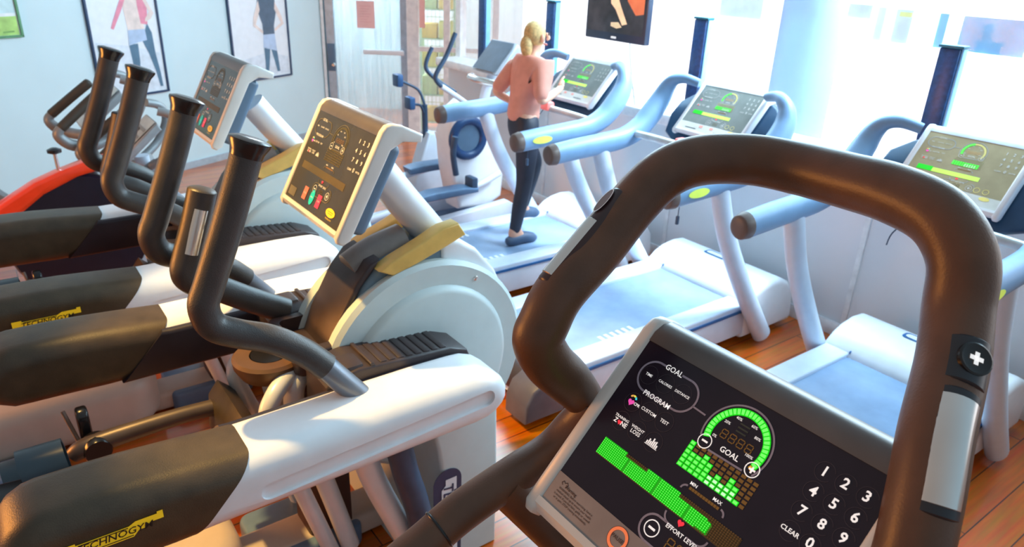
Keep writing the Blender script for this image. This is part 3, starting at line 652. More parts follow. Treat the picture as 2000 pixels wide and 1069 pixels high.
T3 = copy_tree(T1); T3.location = (-.02, 1.09, 0); T3['label'] = 'empty treadmill nearest the camera, partly behind the brown handlebar loop'
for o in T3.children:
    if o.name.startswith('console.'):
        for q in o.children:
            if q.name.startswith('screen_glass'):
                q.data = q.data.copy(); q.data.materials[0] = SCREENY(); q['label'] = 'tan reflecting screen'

# ------------------------------------------------------------------ runner
def skin(name, pts, edges, rad, parent, m, sub=2, root=0):
    me = bpy.data.meshes.new(name); me.from_pydata([Vector(p) for p in pts], edges, [])
    o = bpy.data.objects.new(name, me); COL.objects.link(o)
    o.modifiers.new('s', 'SKIN'); sv = me.skin_vertices[0].data
    for i, r in enumerate(rad): sv[i].radius = (r, r) if not isinstance(r, tuple) else r
    sv[root].use_root = True
    md = o.modifiers.new('d', 'SUBSURF'); md.levels = md.render_levels = sub
    bpy.context.view_layer.update()
    nm = bpy.data.meshes.new_from_object(o.evaluated_get(bpy.context.evaluated_depsgraph_get()))
    o.modifiers.clear(); o.data = nm; bpy.data.meshes.remove(me); nm.materials.clear(); nm.materials.append(m)
    nm.polygons.foreach_set('use_smooth', [True]*len(nm.polygons)); o.parent = parent
    return o

def make_runner():
    # local frame: x forward, y left, z up from the belt; standing height about 1.25 layout units
    P = thing('person', 'blond woman in a salmon top and black leggings running on a treadmill', 'person', (2.43, 3.18, .208))
    k = 1.235/1.7
    J = {'pel': (0, 0, .93), 'sp1': (.01, 0, 1.06), 'sp2': (.03, 0, 1.20), 'chest': (.05, 0, 1.33), 'neck': (.07, 0, 1.44), 'neck2': (.085, 0, 1.50), 'head': (.10, 0, 1.575), 'top': (.095, 0, 1.655),
         'shL': (.05, .155, 1.375), 'elL': (-.10, .225, 1.15), 'wrL': (.07, .20, 1.06), 'shR': (.05, -.155, 1.375), 'elR': (-.02, -.235, 1.14), 'wrR': (.19, -.17, 1.20),
         'hpL': (.01, .085, .90), 'knL': (.22, .09, .60), 'anL': (.10, .085, .21), 'toL': (.24, .09, .16), 'hpR': (-.01, -.085, .90), 'knR': (-.02, -.085, .48), 'anR': (-.10, -.085, .085), 'toR': (.08, -.09, .03),
         'thL': (.115, .09, .755), 'thR': (-.01, -.087, .70), 'cvL': (.185, .09, .47), 'cvR': (-.05, -.086, .34), 'hlL': (.06, .085, .19), 'hlR': (-.135, -.085, .05),
         'haL': (.125, .19, 1.05), 'haR': (.235, -.15, 1.225)}
    rad = {'pel': .115, 'sp1': .098, 'sp2': .105, 'chest': .112, 'neck': .055, 'neck2': .05, 'head': .080, 'top': .058, 'shL': .055, 'shR': .055, 'elL': .038, 'elR': .038, 'wrL': .026, 'wrR': .026,
           'hpL': .095, 'hpR': .095, 'thL': .078, 'thR': .078, 'knL': .056, 'knR': .056, 'cvL': .055, 'cvR': .055, 'anL': .035, 'anR': .035, 'toL': .028, 'toR': .028, 'hlL': .033, 'hlR': .033, 'haL': .026, 'haR': .026}
    E = [('pel', 'sp1'), ('sp1', 'sp2'), ('sp2', 'chest'), ('chest', 'neck'), ('neck', 'neck2'), ('neck2', 'head'), ('head', 'top')]
    for s in 'LR': E += [('chest', 'sh'+s), ('sh'+s, 'el'+s), ('el'+s, 'wr'+s), ('wr'+s, 'ha'+s), ('pel', 'hp'+s), ('hp'+s, 'th'+s), ('th'+s, 'kn'+s), ('kn'+s, 'cv'+s), ('cv'+s, 'an'+s), ('an'+s, 'to'+s), ('an'+s, 'hl'+s)]
    def sub(names, E_, grow, nm, m, par):
        ids = {n: i for i, n in enumerate(names)}
        g = lambda r: tuple((q+grow)*k for q in r) if isinstance(r, tuple) else (r+grow)*k
        return skin(nm, [Vector(J[n])*k for n in names], [(ids[a], ids[b]) for a, b in E_ if a in ids and b in ids], [g(rad[n]) for n in names], par, m)
    rad0 = dict(rad)
    body = sub(list(J), E, 0, 'body', mat('skin', (.72, .40, .28), .5, var=.06), P)
    # fingers
    for s, d in (('L', Vector((.8, -.1, .1))), ('R', Vector((.75, .1, .45)))):
        w = Vector(J['ha'+s]); d.normalize(); side = Vector((0, 0, 1)); m = MB()
        for f, (off, ln) in enumerate(((.024, .062), (.008, .07), (-.008, .066), (-.024, .052))):
            a = w+side*off; m.add(tube([(a)*k, (a+d*ln*.5)*k, (a+d*ln*.7+Vector((0, -.02 if s == 'L' else .02, -.02)))*k], [.0085*k, .008*k, .006*k], 8, 4, rnd=.8))
        a = w-d*.02+side*.028; m.add(tube([a*k, (a+d*.03+Vector((0, 0, .022)))*k, (a+d*.055+Vector((0, 0, .025)))*k], [.010*k, .009*k, .007*k], 8, 4, rnd=.8))
        m.build('fingers', mat('skin', (.72, .40, .28)), body)
    rad['pel'] = .128; rad['sp1'] = .108
    sub(['pel', 'sp1', 'sp2', 'chest', 'neck', 'shL', 'shR', 'elL', 'elR'], [('pel', 'sp1'), ('sp1', 'sp2'), ('sp2', 'chest'), ('chest', 'neck'), ('chest', 'shL'), ('chest', 'shR'), ('shL', 'elL'), ('shR', 'elR')], .019, 'top', mat('salmon_top', (.70, .31, .24), .7, var=.08), P)
    rad['sp1'] = .085; rad['pel'] = .108
    sub(['sp1', 'pel', 'hpL', 'thL', 'knL', 'cvL', 'anL', 'hpR', 'thR', 'knR', 'cvR', 'anR'], E, .010, 'leggings', mat('black_leggings', (.018, .025, .045), .6), P)
    for s in 'LR':
        a, h, t_ = (Vector(J[q+s])*k for q in ('an', 'hl', 'to'))
        MB().add(tube([h+Vector((-.012, 0, -.01)), h+Vector((.03, 0, -.004)), (a+t_)/2+Vector((0, 0, -.004)), t_, t_+Vector((.022, 0, -.004))], [.026, .034, .034, .030, .018], 14, 5, rnd=.6)).build('shoe', mat('navy_shoe', (.05, .09, .16), .5), P)
    # hair and face
    hd = Vector(J['head'])*k
    hr = MB(); bm = bmesh.new(); bmesh.ops.create_uvsphere(bm, u_segments=28, v_segments=18, radius=.080*k)
    for v in bm.verts:
        v.co.x *= 1.14; v.co.z *= 1.22
        if v.co.x > .03 and v.co.z < .045: v.co.x *= .55
        v.co += hd+Vector((-.010, 0, .012)); v.co += Vector((1, 1, 1))*.0012*math.sin(v.co.z*900+v.co.y*500)
    hr.add(bmvf(bm)); hr.add(tube([hd+Vector((-.055, 0, .0)), hd+Vector((-.066, 0, -.04)), hd+Vector((-.060, 0, -.085)), hd+Vector((-.05, 0, -.115))], [.026, .034, .027, .010], 14, 5, rnd=.6))
    hr.build('hair', mat('blond_hair', (.58, .40, .17), .6, var=.3, nscale=60), P)
    fc = MB(); sk = mat('skin', (.72, .40, .28))
    fc.add(tube([hd+Vector((.068, 0, .012)), hd+Vector((.082, 0, -.010)), hd+Vector((.075, 0, -.018))], [.006, .010, .008], 10, 4, rnd=.8), sk)
    for s in (-1, 1):
        fc.add(lathe([(.0085, 0), (.006, .004), (.002, .006)], hd+Vector((.062, s*.024, .012)), (1, s*.25, 0), 12), mat('eye', (.1, .08, .07), .3)); fc.add(tube([hd+Vector((-.005, s*.055, .012)), hd+Vector((-.008, s*.062, -.006)), hd+Vector((-.002, s*.056, -.022))], [.008, .010, .006], 8, 4, rnd=.6), sk)
    fc.add(tube([hd+Vector((.060, -.018, -.042)), hd+Vector((.067, 0, -.044)), hd+Vector((.060, .018, -.042))], [.003, .006, .003], 8, 4), mat('lips', (.6, .2, .18), .5)); fc.build('face', None, body)
make_runner()

# ------------------------------------------------------------------ elliptical trainer past the runner
def make_elliptical():
    t = thing('elliptical_trainer', 'white elliptical trainer with a round blue flywheel ring beyond the runner', 'exercise machine', (2.5, 4.12, 0))
    W_ = mat('pale_blue_side', (.66, .73, .84)); sh = lambda P: [(x-2.5, y-4.12, z) for x, y, z in P]
    bd = [(.0, .40), (-.02, .62), (.02, .78), (.12, .85), (.24, .82), (.36, .66), (.44, .42), (.42, .16), (.30, .10), (.06, .12)]
    h = MB().add(prism(bd, 'y', -.10, .10, .03)).build('flywheel_housing', WHITE(), t)
    rg = MB(); c = Vector((.115, -.105, .615)); rg.add(tube([c+Vector((.118*math.cos(a*PI/16), -.008, .118*math.sin(a*PI/16))) for a in range(33)], .030, 14, 1)); rg.build('flywheel_ring', mat('ultramarine_ring', (.012, .05, .15), .35), h)
    MB().add(lathe([(.10, 0), (.098, .012), (.02, .016)], c, (0, -1, 0), 32)).build('flywheel_disc', BLUEGREY(), h)
    for s, hp in ((-1, [(2.457, 3.92, 1.297), (2.392, 3.92, 1.166), (2.315, 3.92, 1.049), (2.36, 3.93, .985), (2.47, 3.95, .92), (2.60, 3.98, .84)]), (1, [(2.55, 4.36, 1.16), (2.50, 4.36, 1.04), (2.56, 4.34, .96), (2.70, 4.30, .86)])):
        q = MB().add(tube(sh(hp[:4]), .014, 14)).build('handle', NAVY(), t); MB().add(tube(sh(hp[3:]), .017, 14)).build('lower_tube', TUBEW(), q)
    for s in (-1, 1):
        z = .36 if s > 0 else .285; x = .02 if s > 0 else -.10
        MB().add(prism([(x-.20, z-.02), (x-.21, z+.02), (x-.12, z+.035), (x+.12, z+.035), (x+.22, z+.02), (x+.22, z-.01)], 'y', *sorted((s*.13, s*.25)), .012)).build('pedal', mat('slate_blue_pedal', (.10, .19, .33), .4), t)
        MB().add(tube([(x-.62, s*.19, z-.10), (x-.2, s*.19, z-.03), (x+.2, s*.19, z+.01), (.34, s*.17, .36)], .022, 14, 5)).build('pedal_arm', W_, t)
        MB().add(box(x+.17, x+.22, *sorted((s*.14, s*.24)), z, z+.09, .012)).build('pedal_stop', NAVY(), t)
        MB().add(prism([(-.75, 0), (-.75, .07), (.40, .16), (.46, .12), (.46, 0)], 'y', *sorted((s*.14, s*.21)), .012)).build('side_rail', W_, t)
    MB().add(tube([(.30, 0, .72), (.33, 0, .90), (.40, 0, 1.02)], .035, 16, 4)).build('mast', W_, t)
    MB().add(tube([(-.04, -.20, .66), (-.05, -.19, .55), (-.02, -.18, .40)], .020, 12, 4)).build('crank_link', NAVY(), t)
    cs = MB().add(prism([(.30, 1.02), (.36, 1.0), (.52, 1.17), (.47, 1.21)], 'y', -.15, .15, .018)).build('console', mat('grey_console', (.42, .46, .52), .35), t)
    F = [(.305, -.13, 1.030), (.305, .13, 1.030), (.462, .13, 1.205), (.462, -.13, 1.205)]; nn = Vector((-.0045, 0, .004))
    MB().add(([Vector(p)+nn for p in F], [[0, 1, 2, 3]])).build('screen_glass', mat('dull_screen', (.09, .12, .16), .3), cs)
    MB().add(tube([(.36, -.22, .955), (.30, -.15, .965), (.27, 0, .97), (.30, .15, .965), (.36, .22, .955)], .024, 14, 5)).build('handlebar', CHROME(), t)
    MB().add(prism(rrect(-.78, .50, -.27, .27, .05), 'z', 0, .045, .012)).build('base', mat('steel_blue_pad', (.12, .20, .34)), t)
make_elliptical()
def make_stand():
    t = thing('pad_stand', 'slim stand with two small square blue pads on bent stems by the glass door', 'exercise machine', (2.66, 4.75, 0))
    MB().add(tube([(0.06, 0, .02), (.055, 0, .4), (.05, 0, .70)], .022, 14, 4)).build('post', NAVY(), t)
    for y, p in ((.06, [(.05, 0, .70), (.02, .03, .80), (-.06, .05, .85), (-.13, .06, .88)]), (-.06, [(.05, 0, .62), (.0, -.03, .70), (-.06, -.05, .72), (-.10, -.06, .735)])):
        q = MB().add(tube(p, .010, 10, 5)).build('stem', NAVY(), t)
        e = Vector(p[-1]); MB().add(box(e.x-.03, e.x+.02, e.y-.045, e.y+.045, e.z-.045, e.z+.045, .012)).build('pad', mat('dusk_blue_pad', (.03, .09, .22), .4), q)
    MB().add(prism([(-.10, 0), (-.10, .05), (-.02, .30), (.05, .50), (.10, .50), (.20, .20), (.24, 0)], 'y', -.07, .07, .02)).build('base', mat('pale_blue_side', (.66, .73, .84)), t)
make_stand()

# ------------------------------------------------------------------ bikes on the far left
def make_upright_bike(label, loc):
    t = thing('exercise_bike', label, 'exercise bike', loc, 0, 'grey exercise bikes by the left wall')
    G = mat('grey_bike_tube', (.26, .27, .28), .4, .2); K = mat('black_ribbed_grip', (.05, .04, .03), .5, bump=.8)
    cs = MB().add(prism([(.10, .02), (.13, -.01), (.34, .17), (.32, .21)], 'y', -.13, .13, .015)).build('console', mat('ash_console', (.38, .40, .42), .4), t)
    F = [Vector((.106, -.11, .026)), Vector((.106, .11, .026)), Vector((.318, .11, .207)), Vector((.318, -.11, .207))]; nn = Vector((-.004, 0, .004))
    sg = MB(); sg.add(([p+nn for p in F], [[0, 1, 2, 3]]), mat('pale_screen', (.52, .60, .62), .3))
    for k in range(4):
        a = .18+.18*k; sg.add(([F[0].lerp(F[3], a)+nn*1.4+Vector((0, .02, 0)), F[0].lerp(F[3], a)+nn*1.4+Vector((0, .20, 0)), F[0].lerp(F[3], a+.07)+nn*1.4+Vector((0, .20, 0)), F[0].lerp(F[3], a+.07)+nn*1.4+Vector((0, .02, 0))], [[0, 1, 2, 3]]), mat('ash_line', (.3, .33, .34), .4))
    sg.build('screen_glass', None, cs)
    for s in (-1, 1):
        MB().add(tube(mirror([(.30, .06, -.02), (.16, .13, -.07), (.04, .19, -.05), (-.02, .20, .01), (.01, .20, .06), (.10, .185, .13), (.20, .17, .21)], s), [.030, .030, .030, .027, .022, .020, .020], 16, 6)).build('handle', G, t)
        MB().add(tube(mirror([(.0, .20, .05), (.10, .185, .13), (.21, .168, .215)], s), .026, 14, 5, rnd=.5)).build('ribbed_grip', K, t)
        MB().add(tube(mirror([(.26, .10, -.02), (.36, .15, .05), (.42, .16, .16), (.40, .15, .24), (.33, .13, .27)], s), .022, 14, 6)).build('arch_bar', G, t)
    MB().add(tube([(.24, 0, .02), (.26, 0, -.2), (.34, 0, -.45), (.38, 0, -loc[2]+.06)], .038, 16, 5)).build('mast', mat('pale_blue_side', (.66, .73, .84)), t)
    MB().add(prism([(-.3, -loc[2]), (.55, -loc[2]), (.50, -loc[2]+.22), (.30, -loc[2]+.45), (.05, -loc[2]+.40), (-.28, -loc[2]+.12)], 'y', -.09, .09, .03)).build('drive_housing', mat('pale_bike_shell', (.55, .60, .66), .4), t)
    MB().add(tube([(-.12, 0, -loc[2]+.2), (-.58, 0, -.05)], .03, 14, 1)).build('seat_post', G, t)
    MB().add(prism([(-.74, -.06), (-.72, -.04), (-.46, -.01), (-.44, .005), (-.50, .02), (-.72, .03), (-.76, 0)], 'y', -.09, .09, .02)).build('seat', DARK(), t)
    return t
make_upright_bike('farther of the two grey exercise bikes, in front of the framed woman poster', (.35, 4.66, .77))
make_upright_bike('nearer grey exercise bike, bullhorn handlebar just above the red spin bike cover', (.43, 4.22, .67))
def make_spin_bike():
    t = thing('spin_bike', 'red spin bike with a curved red frame over a black cover by the left wall', 'exercise bike', (.15, 3.92, .03))
    up = [(-.95, .30), (-.60, .36), (-.35, .43), (-.15, .586), (.0, .67), (.10, .707), (.22, .742), (.32, .757), (.40, .745)]
    lo = [(.40, .70), (.30, .700), (.18, .675), (.03, .610), (-.15, .48), (-.36, .31), (-.60, .24), (-.95, .2)]
    fr = MB().add(prism(up+lo, 'y', -.05, .05, .018)).build('frame', mat('signal_red_paint', (.85, .055, .012), .3, coat=.4, var=.05), t)
    MB().add(lathe([(.02, -.04), (.30, -.04), (.31, -.02), (.31, .02), (.30, .04), (.02, .04)], (.14, 0, .38), (0, 1, 0), 44)).build('flywheel_cover', mat('blue_black_cover', (.008, .012, .025), .28), t)
    k = MB().add(tube([(.11, 0, .69), (.11, 0, .80)], .008, 10, 1)).build('knob_stem', CHROME(), t)
    MB().add(lathe([(.010, .0), (.030, .008), (.030, .022), (.012, .030)], (.11, 0, .785), (0, 0, 1), 18)).build('adjuster_knob', BLACK(), k)
    for x in (-.80, .34): MB().add(tube([(x, -.14, .004), (x, .14, .004)], .034, 14, 1, rnd=.5)).build('foot', BLACK(), t)
    MB().add(tube([(.36, 0, .70), (.35, 0, .4), (.34, 0, .0)], .03, 14, 3)).build('front_strut', mat('signal_red_paint', (.85, .055, .012)), t)
    MB().add(tube([(-.85, 0, .26), (-.80, 0, .0)], .03, 14, 1)).build('rear_strut', mat('signal_red_paint', (.85, .055, .012)), t)
    MB().add(tube([(-.70, 0, .30), (-.78, 0, .62)], .025, 14, 1)).build('seat_post', CHROME(), t)
    MB().add(prism([(-.95, .63), (-.93, .69), (-.62, .665), (-.60, .65), (-.75, .62)], 'y', -.08, .08, .02)).build('seat', BLACK(), t)
make_spin_bike()

# ------------------------------------------------------------------ room
fl = MB().add(([(-4, -3, 0), (9.5, -3, 0), (9.5, 10, 0), (-4, 10, 0)], [[0, 1, 2, 3]])).build('floor', floor_mat()); struct(fl)
A0 = Vector((1.153, 6.248, 0)); dl = Vector((.9053, .4247, 0)); nl = Vector((.4247, -.9053, 0))          # left wall, its normal into the room
def wl(s, z, d=0.): p = A0+dl*s+nl*d; return Vector((p.x, p.y, z))
def wbox(f, s0, s1, z0, z1, d0, d1, bev=0.):
    V, F = box(s0, s1, d0, d1, z0, z1, bev); return [f(p[0], p[2], p[1]) for p in V], F
WALLL = mat('cool_white_paint', (.66, .81, .85), .6, var=.02, nscale=3)
struct(MB().add(wbox(wl, -6.5, 1.965, 0, 2.35, -.08, 0)).build('wall_left', WALLL))
struct(MB().add(wbox(wl, -6.5, 1.965, 0, .055, 0, .012)).build('baseboard_left', mat('grey_skirting', (.45, .50, .55), .5)))
K0 = Vector((2.902, 7.068, 0)); dg = Vector((.798, -.603, 0)); ng = Vector((-.603, -.798, 0))
def wg(s, z, d=0.): p = K0+dg*s+ng*d; return Vector((p.x, p.y, z))
STILE = mat('grey_blue_stile', (.42, .55, .68), .35, .3)
struct(MB().add(wbox(wg, .0, .03, 0, 2.3, -.03, .03)).add(wbox(wg, .83, .945, 0, 2.3, -.04, .04)).build('trim_1', mat('bright_white_frame', (.88, .90, .93), .4)))
dr = MB().add(wbox(wg, .035, .120, 0, 2.2, -.018, .018)).add(wbox(wg, .765, .825, 0, 2.2, -.018, .018)).add(wbox(wg, .12, .765, 0, .10, -.018, .018)).build('door_1', STILE); struct(dr)
MB().add(wbox(wg, .12, .765, .10, 2.2, -.004, .004)).build('door_pane', glass_mat('tinted_pane', (.50, .78, .88), .45), dr)
MB().add(wbox(wg, .40, .80, .795, .842, .03, .055, .01)).build('push_bar', WHITE(), dr)
MB().add(wbox(wg, .028, .037, 0, 2.3, .018, .03)).build('door_seal', mat('deep_teal_seal', (.02, .14, .20), .4), dr)
lk = MB().add(wbox(wg, .045, .118, .62, .88, .018, .03, .006)).build('lock_case', BLUEGREY(), dr)
MB().add(lathe([(.016, 0), (.018, .03), (.012, .045)], wg(.105, .685, .03), ng, 18)).build('door_knob', CHROME(), lk)
nt_ = MB().add(wbox(wg, .345, .518, 1.036, 1.285, .006, .009)); PK = mat('pink_paper', (.95, .58, .56), .6, var=.04)
nt_ = nt_.build('paper_notice', PK); tag(nt_, 'pink paper notice taped inside the glass door', 'notice', 'pink notices on the glazed partition')
rr_ = MB()
V, F = text2d('notice', .02); 
for k in range(7): rr_.add(wbox(wg, .375, .485-(k % 3)*.02, 1.235-k*.024, 1.240-k*.024, .009, .0095))
rr_.build('printed_lines', mat('rose_print', (.80, .40, .40), .6), nt_)
n2_ = MB().add(wbox(wg, .950, 1.005, 1.06, 1.34, .006, .009)).build('paper_notice', PK); tag(n2_, 'narrow pink notice beside the white door post', 'notice', 'pink notices on the glazed partition')
w2 = MB().add(wbox(wg, 1.185, 1.245, 0, 2.2, -.02, .02)).add(wbox(wg, 1.66, 1.72, 0, 2.2, -.02, .02)).add(wbox(wg, .945, 1.72, .84, .885, -.015, .015)).add(wbox(wg, .945, 1.72, 0, .05, -.02, .02)).build('window_1', mat('bright_white_frame', (.88, .90, .93))); struct(w2)
MB().add(wbox(wg, .945, 1.66, .05, 2.2, -.003, .003)).build('window_pane', glass_mat('clear_pane', (.80, .92, .95), .22), w2)
struct(MB().add(wbox(wg, -1.2, 1.95, 0, 2.6, -1.35, -1.30)).build('wall_back', mat('pale_back_paint', (.80, .88, .92), .6, var=.03)))
# shelf of boxes behind the glazed partition
sf = thing('shelf_unit', 'tall green wire shelf behind the glazed partition', 'shelf', tuple(wg(1.10, 0, -.32)), math.atan2(dg.y, dg.x))
GRN = mat('sage_shelf', (.42, .58, .40), .5)
for x in (-.17, .17):
    for y in (-.10, .10): MB().add(box(x-.012, x+.012, y-.012, y+.012, 0, 1.6)).build('post', GRN, sf)
for z in (.10, .38, .66, .94, 1.22, 1.5): MB().add(box(-.18, .18, -.11, .11, z-.012, z, .002)).build('shelf', GRN, sf)
gr = MB()
for k in range(9): gr.add(box(-.17+k*.042, -.165+k*.042, .104, .108, .1, 1.55))
for k in range(20): gr.add(box(-.18, .18, .104, .108, .12+k*.072, .126+k*.072))
gr.build('wire_back', mat('olive_wire', (.45, .52, .25), .5), sf)
bi = 0
ROWN = {.10: 'bottom', .38: 'second', .66: 'third', .94: 'fourth', 1.22: 'fifth'}
for z in (.10, .38, .66, .94, 1.22):
    for x, hw in ((-.085, .075), (.08, .07)):
        col, cn = ((.80, .55, .12), 'amber') if (bi % 3 == 0) else (((.72, .66, .18), 'mustard') if bi % 3 == 1 else ((.50, .62, .30), 'green'))
        h = .14+.05*((bi*7) % 3)/2
        p = wg(1.10+x, z, -.32); V, F = box(-hw, hw, -.085, .085, 0, h, .006)
        R = Matrix.Rotation(math.atan2(dg.y, dg.x), 3, 'Z')
        o = MB().add(([R @ Vector(q) for q in V], F)).build('carton', mat('%s_carton' % cn, col, .6, var=.1)); o.location = (p.x, p.y, z)
        tag(o, '%s carton at the %s on the %s shelf from the floor behind the glass' % (cn, 'left' if x < 0 else 'right', ROWN[z]) if ROWN[z] != 'bottom' else '%s carton at the %s on the lowest shelf behind the glass' % (cn, 'left' if x < 0 else 'right'), 'carton', 'cartons on the shelf behind the glass'); bi += 1

# right wall under the windows
WR = mat('warm_white_panel', (.74, .79, .83), .55, var=.02, nscale=3)
struct(MB().add(box(3.36, 3.46, -3, 5.47, 0, .862)).build('wall_right', WR))
struct(MB().add(box(3.345, 3.36, -3, 5.47, 0, .075, .004)).build('baseboard_right', mat('white_skirting', (.80, .83, .86), .45)))
sm_ = MB()
for y in (.45, 1.62, 2.86, 4.1): sm_.add(box(3.352, 3.36, y-.014, y+.014, .075, .86, .002))
struct(sm_.build('trim_2', mat('panel_batten', (.82, .87, .90), .5)))
struct(MB().add(box(3.24, 3.52, -3, 5.49, .862, .928, .012)).build('trim_3', mat('sill_white', (.90, .92, .95), .35)))
wn = MB()
for y in (-1.2, 5.45): wn.add(box(3.44, 3.50, y-.035, y+.035, .928, 2.6))
wn = wn.build('window_2', mat('bright_white_frame', (.88, .90, .93))); struct(wn)
MB().add(box(3.465, 3.471, -3, 5.45, .928, 2.6)).build('window_pane', glass_mat('window_pane', (.95, .97, 1), .10), wn)
for i, (y, lb) in enumerate(((4.868, 'slim dark blue post on the windowsill behind the elliptical trainer'), (4.04, 'slim dark blue post on the windowsill behind the running woman'), (2.743, 'slim dark blue post on the windowsill left of the round pillar'), (1.43, 'slim dark blue post on the windowsill behind the nearest treadmill'))):
    t = thing('sill_post', lb, 'post', (3.30, y, .928), 0, 'dark blue posts on the windowsill')
    MB().add(box(-.018, .030, -.042, .042, 0, .535, .008)).build('shaft', mat('glossy_ink_blue', (.012, .055, .17), .38, var=.3, nscale=40), t)
    MB().add(box(-.006, .034, -.052, -.042, .0, .535, .003)).build('side_fin', mat('sky_blue_fin', (.22, .48, .78), .3), t)
    MB().add(box(-.022, .034, -.055, .046, .535, .547, .003)).build('cap', mat('deep_teal_seal', (.02, .14, .20)), t)
tv = thing('hanging_tv', 'flat television hanging before the window, dark picture with an orange glow', 'television', (3.04, 3.14, 1.315))
MB().add(box(-.012, .03, -.245, .245, 0, .40, .008)).build('case', mat('steel_black_case', (.03, .045, .08), .3), tv)
sv = MB(); yz = lambda P: ([(-.0135, y, z) for y, z in P], [list(range(len(P)))]); yz2 = lambda P: ([(-.0142, y, z) for y, z in P], [list(range(len(P)))])
sv.add(yz([(.225, .045), (-.225, .045), (-.225, .39), (.225, .39)]), mat('tv_ground', (.05, .05, .06), .4, var=.6, nscale=8, emit=.10))
OG = mat('tv_orange', (.75, .18, .07), .4, var=.3, emit=.45); SKN = mat('tv_pale', (.85, .62, .38), .4, var=.2, emit=.5)
sv.add(yz2([(-.22, .39), (-.22, .16), (-.16, .15), (-.09, .22), (-.07, .30), (-.02, .39)]), OG)
sv.add(yz2([(.05, .25), (.0, .26), (-.04, .19), (-.10, .10), (-.06, .09), (.0, .17), (.04, .20)]), SKN); sv.add(yz2(circ(.03, .27, .03, 16)), SKN); sv.add(yz2(circ(.045, .34, .028, 16, ry=.02)), SKN)
sv.add(yz2([(.03, .10), (-.03, .105), (-.06, .08), (-.02, .07), (.03, .08)]), SKN)
sv.build('picture', None, tv)
MB().add(box(-.0135, -.012, -.02, .02, .015, .026)).build('maker_mark', PRINT(), tv)
MB().add(tube([(.05, 0, .2), (.08, 0, .25), (.08, 0, 1.05)], .018, 12, 3)).build('ceiling_pole', mat('bright_white_frame', (.88, .90, .93)), tv)
MB().add(tube([(.03, -.09, .02), (.05, -.095, -.12), (.12, -.095, -.36)], .0035, 8, 4)).build('cable', mat('grey_cable', (.35, .42, .5), .5), tv)
# pillar outside the glass and the bright building opposite
pl_ = MB().add(lathe([(.172, 0), (.172, 3.0)], (3.90, 2.462, 0), (0, 0, 1), 48)).build('column_1', mat('pale_pillar', (.15, .29, .55), .6, var=.02)); struct(pl_)
bt = thing('building', 'bright white building with blue windows seen through the gym window', 'building', (7, 2, 0))
FAC = mat('glowing_white_facade', (.9, .93, .97), .7, var=.02, nscale=2, emit=1.35, ecol=(.96, .98, 1))  # emission stands in for daylight on the facade and lights the room
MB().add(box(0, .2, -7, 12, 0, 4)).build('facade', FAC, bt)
BW = mat('glowing_blue_window', (.10, .40, .85), .3, var=.35, nscale=3, emit=.42); PG = mat('pale_grey_window', (.45, .68, .90), .4, var=.2, nscale=4, emit=.5)  # panes glow by emission, daylight put into their colour
for y0, y1, z0, z1, m_ in ((4.09, 3.80, 1.31, 1.435, PG), (3.775, 3.66, 1.13, 1.425, PG), (3.60, 3.41, 1.13, 1.42, PG), (3.21, 3.10, 1.13, 1.415, BW), (3.01, 2.45, 1.125, 1.41, BW), (2.35, 1.2, 1.12, 1.41, BW), (5.6, 5.0, 1.20, 1.5, PG)):
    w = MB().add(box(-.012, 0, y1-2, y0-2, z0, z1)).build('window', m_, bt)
    q = MB()
    for yy in (y0, y1): q.add(box(-.03, 0, yy-2-.012, yy-2+.012, z0-.02, z1+.02))
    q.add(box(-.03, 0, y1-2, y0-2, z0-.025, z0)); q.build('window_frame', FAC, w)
MB().add(box(-.02, 0, 3.44-2, 3.55-2, 1.36, 1.40)).build('green_sign', mat('lime_sign', (.6, .8, .2), .5, emit=.4), bt)

# framed pictures on the left wall
def picture(s0, s1, z0, z1, label, frame_col, fn, paper=(.86, .89, .94)):
    c = wl((s0+s1)/2, z0, 0)
    t = thing('framed_picture', label, 'picture', tuple(c), math.atan2(dl.y, dl.x), 'framed pictures on the left wall')
    hw = (s1-s0)/2; H = z1-z0; fw = .014
    f = MB()
    for a0, a1, b0, b1 in ((-hw, -hw+fw, 0, H), (hw-fw, hw, 0, H), (-hw, hw, 0, fw), (-hw, hw, H-fw, H)): f.add(box(a0, a1, -.022, 0, b0, b1))
    f.build('frame', frame_col, t)
    p = MB(); p.add(([(-hw+fw, -.010, fw), (hw-fw, -.010, fw), (hw-fw, -.010, H-fw), (-hw+fw, -.010, H-fw)], [[0, 1, 2, 3]]), mat('paper_%d' % int(paper[1]*100), paper, .5, var=.03))
    def sh(P, col, lv=0):
        p.add(([(a-(s0+s1)/2, -.0112-.0004*lv, b-z0) for a, b in P], [list(range(len(P)))]), col)
    fn(sh); p.build('print', None, t)
INKF = mat('ink_blue_frame', (.012, .045, .12), .35)
pale = mat('pale_skin_print', (.88, .72, .66), .6); pinkp = mat('pink_sleeve_print', (.86, .30, .40), .6); jean = mat('pale_blue_print', (.50, .62, .82), .6); legp = mat('slate_leg_print', (.10, .20, .30), .6); shd = mat('soft_grey_print', (.74, .80, .88), .6)
